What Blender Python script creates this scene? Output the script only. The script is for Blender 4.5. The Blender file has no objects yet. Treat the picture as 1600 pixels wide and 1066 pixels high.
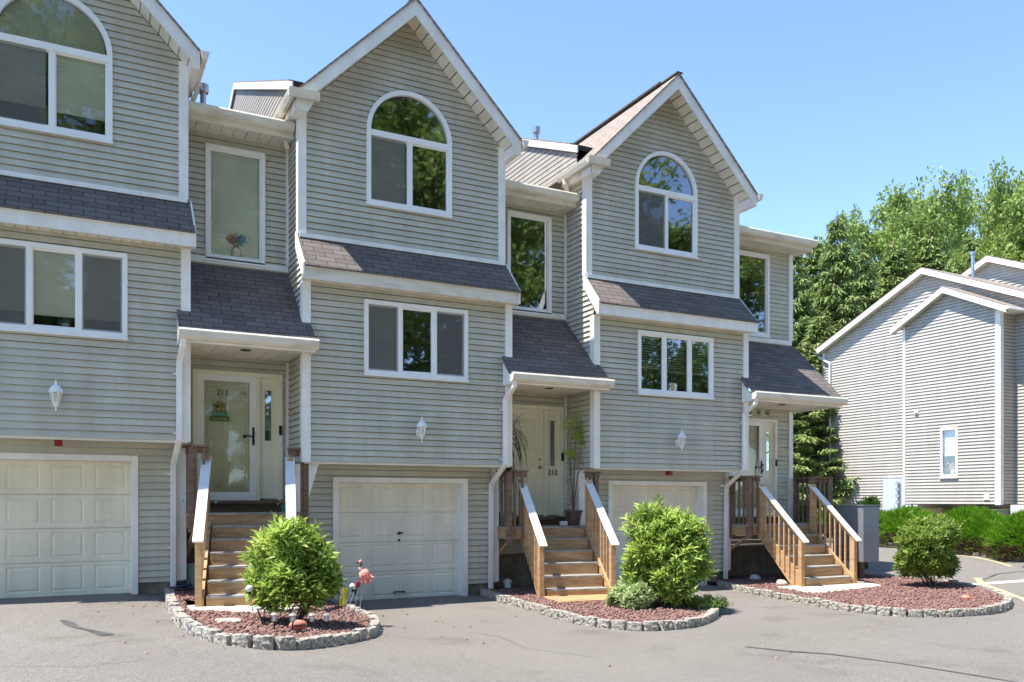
import bpy, math, random
import numpy as np
from mathutils import Vector, Matrix, noise
R = math.radians
rnd = random.Random(7)
sc = bpy.context.scene
COL = sc.collection

# ------------------------------------------------------------------ camera, sky, sun
CAMY = -13.8; EYE = 1.75; FPX = 1330.0
YAW = math.atan(689.0/FPX)
cam = bpy.data.cameras.new('camera'); camo = bpy.data.objects.new('camera', cam); COL.objects.link(camo)
camo.location = (0, CAMY, EYE); camo.rotation_euler = (R(90), 0, -YAW)
cam.sensor_width = 36; cam.lens = FPX/1600*36; cam.shift_y = 250/1600; cam.clip_end = 2000; cam.clip_start = .1
sc.camera = camo
SUN = Vector((-.44, .035, 1)).normalized()
ELEV = math.asin(SUN.z); AZ = math.atan2(SUN.x, SUN.y)
w = bpy.data.worlds.new('World'); sc.world = w; w.use_nodes = True
nt = w.node_tree; nt.nodes.clear()
sky = nt.nodes.new('ShaderNodeTexSky'); sky.sky_type = 'NISHITA'; sky.sun_disc = False
sky.sun_elevation = ELEV; sky.sun_rotation = AZ; sky.air_density = .85; sky.dust_density = .05; sky.ozone_density = 3.0; sky.altitude = 1500
bg = nt.nodes.new('ShaderNodeBackground'); bg.inputs[1].default_value = .145
wo = nt.nodes.new('ShaderNodeOutputWorld')
nt.links.new(sky.outputs[0], bg.inputs[0]); nt.links.new(bg.outputs[0], wo.inputs[0])
sl = bpy.data.lights.new('sun', 'SUN'); sl.energy = 3.3; sl.angle = R(.5); sl.color = (1, .95, .87)
so = bpy.data.objects.new('sun', sl); COL.objects.link(so); so.rotation_euler = SUN.to_track_quat('Z', 'Y').to_euler()
so.location = (0, 0, 30)
sc.view_settings.view_transform = 'Standard'; sc.view_settings.look = 'None'
sc.view_settings.exposure = 1.56; sc.view_settings.gamma = 1
sc.cycles.max_bounces = 6; sc.cycles.transparent_max_bounces = 12

def g(X):
    def ss(a, b, t):
        t = min(1, max(0, (t-a)/(b-a))); return t*t*(3-2*t)
    return .32*(1-ss(.5, 4.2, X))-.06*ss(6, 12, X)+.5*ss(15.5, 22, X)
def px(x, Z):            # layout helper: point on the ground plan seen at column x at range Z
    u = (x-800)/FPX; s, c = math.sin(YAW), math.cos(YAW)
    return Z*(s+c*u), Z*(c-s*u)+CAMY

# ------------------------------------------------------------------ materials
MATS = {}
def mat(name, col, rough=.6, var=.15, scale=6, bump=0, bscale=40, metal=0, col2=None, spec=.5, stretch=(1,1,1), coord='Object', detail=4, fac=(.35,.65)):
    m = bpy.data.materials.new(name); m.use_nodes = True; t = m.node_tree; b = t.nodes['Principled BSDF']
    b.inputs['Roughness'].default_value = rough; b.inputs['Metallic'].default_value = metal
    b.inputs['Specular IOR Level'].default_value = spec
    tc = t.nodes.new('ShaderNodeTexCoord'); mp = t.nodes.new('ShaderNodeMapping'); mp.inputs['Scale'].default_value = stretch
    t.links.new(tc.outputs[coord], mp.inputs[0])
    n = t.nodes.new('ShaderNodeTexNoise'); n.inputs['Scale'].default_value = scale; n.inputs['Detail'].default_value = detail
    t.links.new(mp.outputs[0], n.inputs['Vector'])
    rp = t.nodes.new('ShaderNodeValToRGB'); rp.color_ramp.elements[0].position = fac[0]; rp.color_ramp.elements[1].position = fac[1]
    c2 = col2 or tuple(max(0, c*(1-var)) for c in col)
    c1 = col if col2 else tuple(min(1, c*(1+var)) for c in col)
    rp.color_ramp.elements[0].color = (*c1, 1); rp.color_ramp.elements[1].color = (*c2, 1)
    t.links.new(n.outputs[0], rp.inputs[0]); t.links.new(rp.outputs[0], b.inputs['Base Color'])
    if bump:
        n2 = t.nodes.new('ShaderNodeTexNoise'); n2.inputs['Scale'].default_value = bscale; n2.inputs['Detail'].default_value = 3
        t.links.new(mp.outputs[0], n2.inputs['Vector'])
        bp = t.nodes.new('ShaderNodeBump'); bp.inputs['Strength'].default_value = bump; bp.inputs['Distance'].default_value = .02
        t.links.new(n2.outputs[0], bp.inputs['Height']); t.links.new(bp.outputs[0], b.inputs['Normal'])
    MATS[name] = m; return m

SID = mat('grey_vinyl', (.55,.53,.44), .55, .07, 1.3, .12, 9, stretch=(.5,.5,4))
SID2 = mat('cream_vinyl', (.475,.445,.395), .6, .05, 1.2, .1, 9, stretch=(.5,.5,4))
TRIM = mat('white_trim', (.87,.86,.83), .45, .05, 3, .05, 12)
OLDTRIM = mat('weathered_trim', (.74,.70,.60), .6, .2, 2.2, .1, 14, col2=(.50,.43,.32), fac=(.50,.85), stretch=(1,1,3))
VINYLW = mat('window_vinyl', (.89,.89,.88), .35, .03, 3)
FOUND = mat('foundation', (.26,.23,.18), .9, .25, 4, .5, 40, col2=(.16,.13,.10))
ASPH = None
WOOD = mat('treated_pine', (.58,.38,.20), .75, .3, 2.5, .35, 30, col2=(.42,.23,.10), stretch=(1.2,1.2,7), fac=(.3,.7))
WOODH = mat('treated_pine_boards', (.54,.35,.18), .75, .3, 2.2, .35, 30, col2=(.36,.19,.08), stretch=(1.0,6,9), fac=(.3,.7))
DWOOD = mat('weathered_wood', (.25,.16,.105), .85, .3, 3, .4, 30, col2=(.15,.10,.07), stretch=(1.2,1.2,7))
TREAD = mat('grey_tread', (.33,.30,.27), .8, .25, 5, .3, 30, stretch=(1,6,6))
CAP = mat('painted_cap', (.74,.73,.71), .65, .06, 4, .1, 20)
DOORM = mat('cream_door', (.86,.82,.66), .45, .04, 2, .03, 10)
GARM = mat('garage_paint', (.84,.78,.62), .5, .05, 1.6, .05, 14)
GARM2 = mat('garage_paint_old', (.84,.80,.69), .5, .05, 1.6, .05, 14)
SOFF = mat('soffit_vinyl', (.72,.68,.58), .6, .12, 2, .05, 10)
DARK = mat('black_metal', (.02,.02,.02), .4, .2, 8, metal=.3)
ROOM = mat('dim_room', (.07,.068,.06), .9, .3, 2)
BLIND = mat('white_blind', (.93,.95,.88), .8, .06, 2)
BLIND2 = mat('grey_shade', (.68,.72,.64), .85, .08, 2)
BRASS = mat('brass', (.45,.30,.10), .3, .1, 8, metal=1)
STEEL = mat('galvanised', (.45,.47,.50), .35, .15, 8, metal=.8)
CONC = mat('concrete', (.52,.47,.38), .9, .12, 5, .4, 60)
GRAN = mat('granite', (.46,.41,.335), .9, .3, 22, .9, 30, col2=(.19,.18,.165), detail=8)
REDM = mat('red_plastic', (.28,.008,.02), .35, .1, 8)
GBOX = mat('dark_grey_enamel', (.21,.215,.235), .4, .08, 2)
BARK = mat('bark', (.13,.09,.06), .95, .35, 5, .8, 20, stretch=(3,3,.6))
TEAL = mat('teal_glaze', (.03,.22,.22), .3, .15, 4)
BPOT = mat('brown_pot', (.10,.055,.04), .55, .15, 6)
WHITEP = mat('white_plastic', (.75,.75,.73), .4, .05, 5)
PINK = mat('pink_plastic', (.85,.24,.20), .4, .15, 14, col2=(.9,.45,.36))
ORANGE = mat('faded_terracotta', (.62,.22,.15), .6, .15, 10)
YEL = mat('yellow_cloth', (.70,.62,.05), .8, .1, 8)
FLWB = mat('blue_petals', (.30,.58,.80), .7, .3, 30)
FLWP = mat('pink_petals', (.80,.45,.42), .7, .3, 30)
PAINTW = mat('worn_white_paint', (.62,.60,.56), .8, .2, 10, col2=(.35,.33,.31))
PAINTY = mat('worn_yellow_paint', (.55,.42,.16), .8, .2, 10, col2=(.35,.31,.25))
TAR = mat('crack_sealer', (.05,.05,.05), .6, .3, 8, col2=(.10,.095,.09))
SOIL = mat('bare_soil', (.10,.07,.05), .95, .4, 4, .6, 20)
TRANS = mat('green_enamel', (.12,.16,.10), .5, .1, 3)
TAN = mat('tan_enamel', (.45,.33,.12), .6, .1, 3)
NUM = mat('black_numeral', (.015,.015,.015), .4, .1, 8)
SGN1 = mat('sign_olive', (.50,.42,.12), .6, .2, 20); SGN2 = mat('sign_teal', (.16,.46,.38), .6, .2, 20); SGN3 = mat('sign_green', (.14,.24,.06), .6, .2, 20)
SGNT = mat('sign_lettering', (.90,.82,.55), .6, .1, 20); SGNT2 = mat('sign_lettering_blue', (.55,.75,.72), .6, .1, 20)

def leafmat(name, c1, c2, scale=1.5, tr=.35, rough=.5, coord='Object'):
    m = bpy.data.materials.new(name); m.use_nodes = True; t = m.node_tree; b = t.nodes['Principled BSDF']; o = t.nodes['Material Output']
    b.inputs['Roughness'].default_value = rough; b.inputs['Specular IOR Level'].default_value = .35
    tc = t.nodes.new('ShaderNodeTexCoord'); n = t.nodes.new('ShaderNodeTexNoise'); n.inputs['Scale'].default_value = scale; n.inputs['Detail'].default_value = 8; n.inputs['Roughness'].default_value = .75
    rp = t.nodes.new('ShaderNodeValToRGB'); rp.color_ramp.elements[0].position = .38; rp.color_ramp.elements[1].position = .62
    rp.color_ramp.elements[0].color = (*c1, 1); rp.color_ramp.elements[1].color = (*c2, 1)
    t.links.new(tc.outputs[coord], n.inputs['Vector']); t.links.new(n.outputs[0], rp.inputs[0]); t.links.new(rp.outputs[0], b.inputs['Base Color'])
    tl = t.nodes.new('ShaderNodeBsdfTranslucent'); t.links.new(rp.outputs[0], tl.inputs[0])
    mx = t.nodes.new('ShaderNodeMixShader'); mx.inputs[0].default_value = tr
    t.links.new(b.outputs[0], mx.inputs[1]); t.links.new(tl.outputs[0], mx.inputs[2]); t.links.new(mx.outputs[0], o.inputs[0])
    return m
LBUSH = leafmat('laurel_leaf', (.32,.44,.075), (.11,.18,.03), 9, .35, .38)
LYOUNG = leafmat('young_leaf', (.60,.72,.18), (.32,.48,.08), 9, .4, .4)
LYEL = leafmat('yellowed_leaf', (.55,.38,.03), (.45,.22,.03), 9, .3)
LDEC = leafmat('broad_leaf', (.34,.43,.11), (.16,.25,.055), 1.2, .35)
LSPR = leafmat('spruce_needles', (.34,.42,.13), (.17,.25,.075), 1.4, .2, .6)
LJUN = leafmat('juniper_needles', (.22,.42,.02), (.10,.25,.015), 3, .4, .6)
LDRY = leafmat('dry_twigs', (.16,.10,.05), (.08,.05,.03), 6, .1, .8)
LDRA = leafmat('dracaena_leaf', (.05,.07,.03), (.10,.10,.05), 6, .2, .5)
LIVY = leafmat('pale_groundcover', (.55,.62,.32), (.26,.38,.12), 14, .3, .5)
LGRASS = leafmat('lawn_green', (.09,.18,.03), (.05,.11,.02), 3, .1, .8)
MULCHR = mat('red_lava_rock', (.34,.20,.17), .95, .4, 30, .8, 60, col2=(.14,.07,.06), detail=6)

def streaks(m, lo=.86):
    t = m.node_tree; b = t.nodes['Principled BSDF']; src = b.inputs['Base Color'].links[0].from_socket
    tc = t.nodes.new('ShaderNodeTexCoord'); mp = t.nodes.new('ShaderNodeMapping'); mp.inputs['Scale'].default_value = (2.2,2.2,.25)
    n = t.nodes.new('ShaderNodeTexNoise'); n.inputs['Scale'].default_value = 1.6; n.inputs['Detail'].default_value = 7; n.inputs['Roughness'].default_value = .65
    rp = t.nodes.new('ShaderNodeValToRGB'); rp.color_ramp.elements[0].position = .35; rp.color_ramp.elements[1].position = .7; rp.color_ramp.elements[0].color = (1.03,1.03,1.03,1); rp.color_ramp.elements[1].color = (lo,lo*.985,lo*.95,1)
    mx = t.nodes.new('ShaderNodeMix'); mx.data_type = 'RGBA'; mx.blend_type = 'MULTIPLY'; mx.inputs[0].default_value = 1
    t.links.new(tc.outputs['Object'], mp.inputs[0]); t.links.new(mp.outputs[0], n.inputs['Vector']); t.links.new(n.outputs[0], rp.inputs[0])
    t.links.new(src, mx.inputs[6]); t.links.new(rp.outputs[0], mx.inputs[7]); t.links.new(mx.outputs[2], b.inputs['Base Color'])
for m_, lo_ in ((SID,.86),(SID2,.88),(GARM,.88),(GARM2,.86),(FOUND,.7),(TRIM,.90)): streaks(m_, lo_)
# glass
def glassmat(name, refl, tint=(.93,.96,.94)):
    m = bpy.data.materials.new(name); m.use_nodes = True; t = m.node_tree; t.nodes.clear()
    o = t.nodes.new('ShaderNodeOutputMaterial'); mx = t.nodes.new('ShaderNodeMixShader')
    tr = t.nodes.new('ShaderNodeBsdfTransparent'); tr.inputs[0].default_value = (*tint, 1)
    gl = t.nodes.new('ShaderNodeBsdfGlossy'); gl.inputs['Roughness'].default_value = .02; gl.inputs[0].default_value = (.95,.97,1,1)
    fr = t.nodes.new('ShaderNodeFresnel'); fr.inputs[0].default_value = 1.5
    ma = t.nodes.new('ShaderNodeMath'); ma.operation = 'ADD'; ma.inputs[1].default_value = refl; ma.use_clamp = True
    t.links.new(fr.outputs[0], ma.inputs[0]); t.links.new(ma.outputs[0], mx.inputs[0])
    t.links.new(tr.outputs[0], mx.inputs[1]); t.links.new(gl.outputs[0], mx.inputs[2])
    # slight waviness of the panes
    tc = t.nodes.new('ShaderNodeTexCoord'); n = t.nodes.new('ShaderNodeTexNoise'); n.inputs['Scale'].default_value = 1.6
    bp = t.nodes.new('ShaderNodeBump'); bp.inputs['Strength'].default_value = .05; bp.inputs['Distance'].default_value = .02
    t.links.new(tc.outputs['Object'], n.inputs['Vector']); t.links.new(n.outputs[0], bp.inputs['Height']); t.links.new(bp.outputs[0], gl.inputs['Normal'])
    t.links.new(mx.outputs[0], o.inputs[0]); return m
GLASS = glassmat('window_glass', .26)
GLASSB = glassmat('blind_window_glass', .07, (.97,.98,.97))
SGLASS = glassmat('storm_door_glass', .02, (.93,.95,.93))
def screenmat():
    m = bpy.data.materials.new('insect_screen'); m.use_nodes = True; t = m.node_tree; t.nodes.clear()
    o = t.nodes.new('ShaderNodeOutputMaterial'); mx = t.nodes.new('ShaderNodeMixShader'); mx.inputs[0].default_value = .5
    tr = t.nodes.new('ShaderNodeBsdfTransparent'); d = t.nodes.new('ShaderNodeBsdfDiffuse'); d.inputs[0].default_value = (.20,.20,.19,1)
    t.links.new(tr.outputs[0], mx.inputs[1]); t.links.new(d.outputs[0], mx.inputs[2]); t.links.new(mx.outputs[0], o.inputs[0]); return m
SCREEN = screenmat()

def shinglemat(name='shingles', c1=(.172,.142,.125), c2=(.115,.096,.087), tan_=False):
    # strip shingles: brick pattern run along X / slope length, mapped through UV (metres)
    m = bpy.data.materials.new(name); m.use_nodes = True; t = m.node_tree; b = t.nodes['Principled BSDF']; b.inputs['Roughness'].default_value = .9
    uv = t.nodes.new('ShaderNodeUVMap')
    br = t.nodes.new('ShaderNodeTexBrick'); br.inputs['Scale'].default_value = 1; br.inputs['Brick Width'].default_value = .32; br.inputs['Row Height'].default_value = .125
    br.inputs['Mortar Size'].default_value = .006; br.inputs['Mortar Smooth'].default_value = .1; br.inputs['Bias'].default_value = -.1
    br.inputs['Color1'].default_value = (*c1, 1); br.inputs['Color2'].default_value = (*c2, 1); br.inputs['Mortar'].default_value = (.02,.02,.022,1)
    n = t.nodes.new('ShaderNodeTexNoise'); n.inputs['Scale'].default_value = 60; n.inputs['Detail'].default_value = 6
    mx = t.nodes.new('ShaderNodeMix'); mx.data_type = 'RGBA'; mx.blend_type = 'MULTIPLY'; mx.inputs[0].default_value = .6
    rp = t.nodes.new('ShaderNodeValToRGB'); rp.color_ramp.elements[0].color = (.5,.5,.5,1); rp.color_ramp.elements[1].color = (1.4,1.4,1.4,1); rp.color_ramp.elements[0].position = .3; rp.color_ramp.elements[1].position = .7
    t.links.new(uv.outputs[0], br.inputs['Vector']); t.links.new(uv.outputs[0], n.inputs['Vector']); t.links.new(n.outputs[0], rp.inputs[0])
    t.links.new(br.outputs[0], mx.inputs[6]); t.links.new(rp.outputs[0], mx.inputs[7]); t.links.new(mx.outputs[2], b.inputs['Base Color'])
    bp = t.nodes.new('ShaderNodeBump'); bp.inputs['Strength'].default_value = .6; bp.inputs['Distance'].default_value = .01; bp.invert = True
    t.links.new(br.outputs['Fac'], bp.inputs['Height']); t.links.new(bp.outputs[0], b.inputs['Normal'])
    return m
SHIN = shinglemat()
SHIN2 = shinglemat('brown_shingles', (.34,.275,.225), (.26,.21,.175))

def asphmat():
    m = bpy.data.materials.new('asphalt'); m.use_nodes = True; t = m.node_tree; b = t.nodes['Principled BSDF']; b.inputs['Roughness'].default_value = .92
    b.inputs['Specular IOR Level'].default_value = .2
    tc = t.nodes.new('ShaderNodeTexCoord')
    def nz(s, d, r=.5):
        n = t.nodes.new('ShaderNodeTexNoise'); n.inputs['Scale'].default_value = s; n.inputs['Detail'].default_value = d; n.inputs['Roughness'].default_value = r; t.links.new(tc.outputs['Object'], n.inputs['Vector']); return n
    def rmp(n, a, b_, c0, c1):
        r = t.nodes.new('ShaderNodeValToRGB'); r.color_ramp.elements[0].position = a; r.color_ramp.elements[1].position = b_
        r.color_ramp.elements[0].color = (*c0, 1); r.color_ramp.elements[1].color = (*c1, 1); t.links.new(n.outputs[0], r.inputs[0]); return r
    def mul(a, b_, f=1):
        x = t.nodes.new('ShaderNodeMix'); x.data_type = 'RGBA'; x.blend_type = 'MULTIPLY'; x.inputs[0].default_value = f
        t.links.new(a.outputs['Color'] if 'Color' in a.outputs else a.outputs[2], x.inputs[6]); t.links.new(b_.outputs[0], x.inputs[7]); return x
    big = rmp(nz(.35, 5, .6), .35, .7, (.212,.196,.175), (.184,.170,.152))
    sp = rmp(nz(70, 6, .85), .36, .64, (.30,.30,.32), (1.6,1.57,1.52))
    md = rmp(nz(9, 6, .7), .35, .65, (.93,.93,.93), (1.06,1.06,1.06))
    a = mul(big, sp, .9)
    x = t.nodes.new('ShaderNodeMix'); x.data_type = 'RGBA'; x.blend_type = 'MULTIPLY'; x.inputs[0].default_value = 1
    t.links.new(a.outputs[2], x.inputs[6]); t.links.new(md.outputs[0], x.inputs[7]); t.links.new(x.outputs[2], b.inputs['Base Color'])
    st = rmp(nz(.9, 7, .62), .56, .70, (1,1,1), (.78,.77,.76)); sp2 = rmp(nz(5.5, 4, .6), .66, .73, (1,1,1), (.70,.69,.68))
    prev = x
    for q in (st, sp2):
        y_ = t.nodes.new('ShaderNodeMix'); y_.data_type = 'RGBA'; y_.blend_type = 'MULTIPLY'; y_.inputs[0].default_value = 1
        t.links.new(prev.outputs[2], y_.inputs[6]); t.links.new(q.outputs[0], y_.inputs[7]); prev = y_
    t.links.new(prev.outputs[2], b.inputs['Base Color'])
    bp = t.nodes.new('ShaderNodeBump'); bp.inputs['Strength'].default_value = .5; bp.inputs['Distance'].default_value = .008
    n3 = nz(140, 3, .7); t.links.new(n3.outputs[0], bp.inputs['Height']); t.links.new(bp.outputs[0], b.inputs['Normal'])
    return m
ASPH = asphmat()

# ------------------------------------------------------------------ mesh helpers
def wloc(o):
    v = Vector((0,0,0))
    while o is not None: v = v+Vector(o.location); o = o.parent
    return v
def tag(o, label=None, cat=None, group=None, kind=None):
    if label: o['label'] = label
    if cat: o['category'] = cat
    if group: o['group'] = group
    if kind: o['kind'] = kind
    return o
def empty(name, loc, label=None, cat=None, group=None):
    o = bpy.data.objects.new(name, None); o.empty_display_size = .2; COL.objects.link(o); o.location = loc
    return tag(o, label, cat, group)
class MB:
    def __init__(s): s.v = []; s.f = []; s.uv = None
    def quad(s, *p):
        n = len(s.v); s.v += [tuple(q) for q in p]; s.f.append(tuple(range(n, n+len(p)))); return s
    def hexa(s, p):      # 8 corners: bottom 4 ccw, top 4 ccw
        n = len(s.v); s.v += [tuple(q) for q in p]
        s.f += [(n+3,n+2,n+1,n), (n+4,n+5,n+6,n+7), (n,n+1,n+5,n+4), (n+1,n+2,n+6,n+5), (n+2,n+3,n+7,n+6), (n+3,n,n+4,n+7)]; return s
    def box(s, x0, y0, z0, x1, y1, z1):
        x0, x1 = sorted((x0,x1)); y0, y1 = sorted((y0,y1)); z0, z1 = sorted((z0,z1))
        return s.hexa([(x0,y0,z0),(x1,y0,z0),(x1,y1,z0),(x0,y1,z0),(x0,y0,z1),(x1,y0,z1),(x1,y1,z1),(x0,y1,z1)])
    def bar(s, a, b, w_, h, up=(0,0,1)):   # rectangular bar from a to b, w_ sideways, h along up-ish
        a = Vector(a); b = Vector(b); d = (b-a).normalized(); up = Vector(up); sd = d.cross(up)
        if sd.length < 1e-4: sd = d.cross(Vector((0,1,0)))
        sd.normalize(); u = sd.cross(d).normalized(); sd *= w_/2; u *= h/2
        return s.hexa([a-sd-u, a+sd-u, b+sd-u, b-sd-u, a-sd+u, a+sd+u, b+sd+u, b-sd+u])
    def vbar(s, x, y, z0, z1, w_, d_, rot=0):
        c, k = math.cos(rot), math.sin(rot); pts = []
        for sx, sy in ((-1,-1),(1,-1),(1,1),(-1,1)): pts.append((x+sx*w_/2*c-sy*d_/2*k, y+sx*w_/2*k+sy*d_/2*c))
        return s.hexa([(p[0],p[1],z0) for p in pts]+[(p[0],p[1],z1) for p in pts])
    def tube(s, pts, r, n=8, cap=True):
        pts = [Vector(p) for p in pts]; rr = r if isinstance(r, (list,tuple)) else [r]*len(pts); rings = []
        for i, p in enumerate(pts):
            d = (pts[min(i+1,len(pts)-1)]-pts[max(i-1,0)]).normalized()
            a = d.cross(Vector((0,0,1)));
            if a.length < 1e-3: a = Vector((1,0,0))
            a.normalize(); b = d.cross(a).normalized(); n0 = len(s.v)
            for k in range(n):
                t = 2*math.pi*k/n; s.v.append(tuple(p+(a*math.cos(t)+b*math.sin(t))*rr[i]))
            rings.append(n0)
        for i in range(len(rings)-1):
            for k in range(n):
                k2 = (k+1)%n; s.f.append((rings[i]+k, rings[i+1]+k, rings[i+1]+k2, rings[i]+k2))
        if cap: s.f.append(tuple(rings[0]+k for k in range(n))); s.f.append(tuple(rings[-1]+n-1-k for k in range(n)))
        return s
    def rpipe(s, pts, w_, h):              # rectangular-section downspout through pts (w_ along X, h across)
        pts = [Vector(p) for p in pts]; rings = []
        for i, p in enumerate(pts):
            a = Vector((1,0,0)); ds = []
            if i > 0: ds.append((p-pts[i-1]).normalized())
            if i < len(pts)-1: ds.append((pts[i+1]-p).normalized())
            d = sum(ds, Vector()).normalized(); b = d.cross(a).normalized(); a2 = b.cross(d).normalized()
            n0 = len(s.v)
            for sx, sy in ((-1,-1),(-.6,-1),(.6,-1),(1,-1),(1,1),(-1,1)): s.v.append(tuple(p+a2*sx*w_/2+b*sy*h/2))
            rings.append(n0)
        for i in range(len(rings)-1):
            for k in range(6):
                k2 = (k+1)%6; s.f.append((rings[i]+k, rings[i]+k2, rings[i+1]+k2, rings[i+1]+k))
        s.f.append(tuple(rings[0]+5-k for k in range(6))); s.f.append(tuple(rings[-1]+k for k in range(6))); return s
    def lathe(s, c, prof, n=16):
        c = Vector(c); rings = []
        for r, z in prof:
            n0 = len(s.v)
            for k in range(n):
                t = 2*math.pi*k/n; s.v.append((c.x+r*math.cos(t), c.y+r*math.sin(t), c.z+z))
            rings.append(n0)
        for i in range(len(rings)-1):
            for k in range(n):
                k2 = (k+1)%n; s.f.append((rings[i]+k, rings[i]+k2, rings[i+1]+k2, rings[i+1]+k))
        s.f.append(tuple(rings[0]+n-1-k for k in range(n))); s.f.append(tuple(rings[-1]+k for k in range(n))); return s
    def ball(s, c, r, sz=1, n=12, m=8):
        return s.lathe(c, [(max(.0005, r*math.sin(math.pi*i/m)), -r*sz*math.cos(math.pi*i/m)) for i in range(m+1)], n)
    def prism(s, outline, f0, f1):         # outline 2D, f0/f1 map (a,b)->3D
        n = len(outline); n0 = len(s.v); s.v += [tuple(f0(*p)) for p in outline]+[tuple(f1(*p)) for p in outline]
        s.f.append(tuple(n0+k for k in range(n))); s.f.append(tuple(n0+2*n-1-k for k in range(n)))
        for k in range(n): k2 = (k+1)%n; s.f.append((n0+k2, n0+k, n0+n+k, n0+n+k2))
        return s
    def build(s, name, m, parent=None, loc=None, smooth=False, uvproj=None, bevel=0):
        me = bpy.data.meshes.new(name); base = wloc(parent) if parent else (Vector(loc) if loc else Vector((0,0,0)))
        me.from_pydata([(v[0]-base.x, v[1]-base.y, v[2]-base.z) for v in s.v], [], s.f)
        me.materials.append(m)
        if uvproj:
            uv = me.uv_layers.new(name='UVMap')
            for lp in me.loops: uv.data[lp.index].uv = uvproj(s.v[lp.vertex_index])
        if smooth: me.polygons.foreach_set('use_smooth', [True]*len(me.polygons))
        me.update()
        o = bpy.data.objects.new(name, me); COL.objects.link(o)
        if parent: o.parent = parent
        elif loc: o.location = loc
        if bevel:
            bm_ = o.modifiers.new('bevel', 'BEVEL'); bm_.width = bevel; bm_.segments = 2; bm_.limit_method = 'ANGLE'
        return o
def npmesh(name, V, F, m, parent=None, loc=None, mats=None, midx=None):
    me = bpy.data.meshes.new(name); V = np.asarray(V, dtype=np.float32); F = np.asarray(F, dtype=np.int32)
    k = F.shape[1]; me.vertices.add(len(V)); me.vertices.foreach_set('co', V.ravel())
    me.loops.add(F.size); me.loops.foreach_set('vertex_index', F.ravel()); me.polygons.add(len(F))
    me.polygons.foreach_set('loop_start', np.arange(0, F.size, k, dtype=np.int32)); me.polygons.foreach_set('loop_total', np.full(len(F), k, dtype=np.int32))
    for mm in (mats or [m]): me.materials.append(mm)
    if midx is not None: me.polygons.foreach_set('material_index', np.asarray(midx, dtype=np.int32))
    me.update(calc_edges=True); me.validate()
    o = bpy.data.objects.new(name, me); COL.objects.link(o)
    if parent: o.parent = parent
    if loc: o.location = loc
    return o
def copy_tree(o, parent=None):
    c = o.copy(); COL.objects.link(c)
    if parent: c.parent = parent
    for ch in list(o.children): copy_tree(ch, c)
    return c
def text(body, size, m, name, parent, pos, normal='-Y', depth=.004, align='CENTER'):
    cu = bpy.data.curves.new('t', 'FONT'); cu.body = body; cu.size = size; cu.extrude = depth; cu.align_x = align; cu.align_y = 'CENTER'
    to = bpy.data.objects.new('t', cu); COL.objects.link(to); bpy.context.view_layer.update()
    me = bpy.data.meshes.new_from_object(to.evaluated_get(bpy.context.evaluated_depsgraph_get())); bpy.data.objects.remove(to)
    me.transform(Matrix.Rotation(R(90), 4, 'X'))
    if normal == '-X': me.transform(Matrix.Rotation(R(-90), 4, 'Z'))
    base = wloc(parent); me.transform(Matrix.Translation(Vector(pos)-base)); me.materials.clear(); me.materials.append(m)
    o = bpy.data.objects.new(name, me); COL.objects.link(o); o.parent = parent; return o

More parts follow.
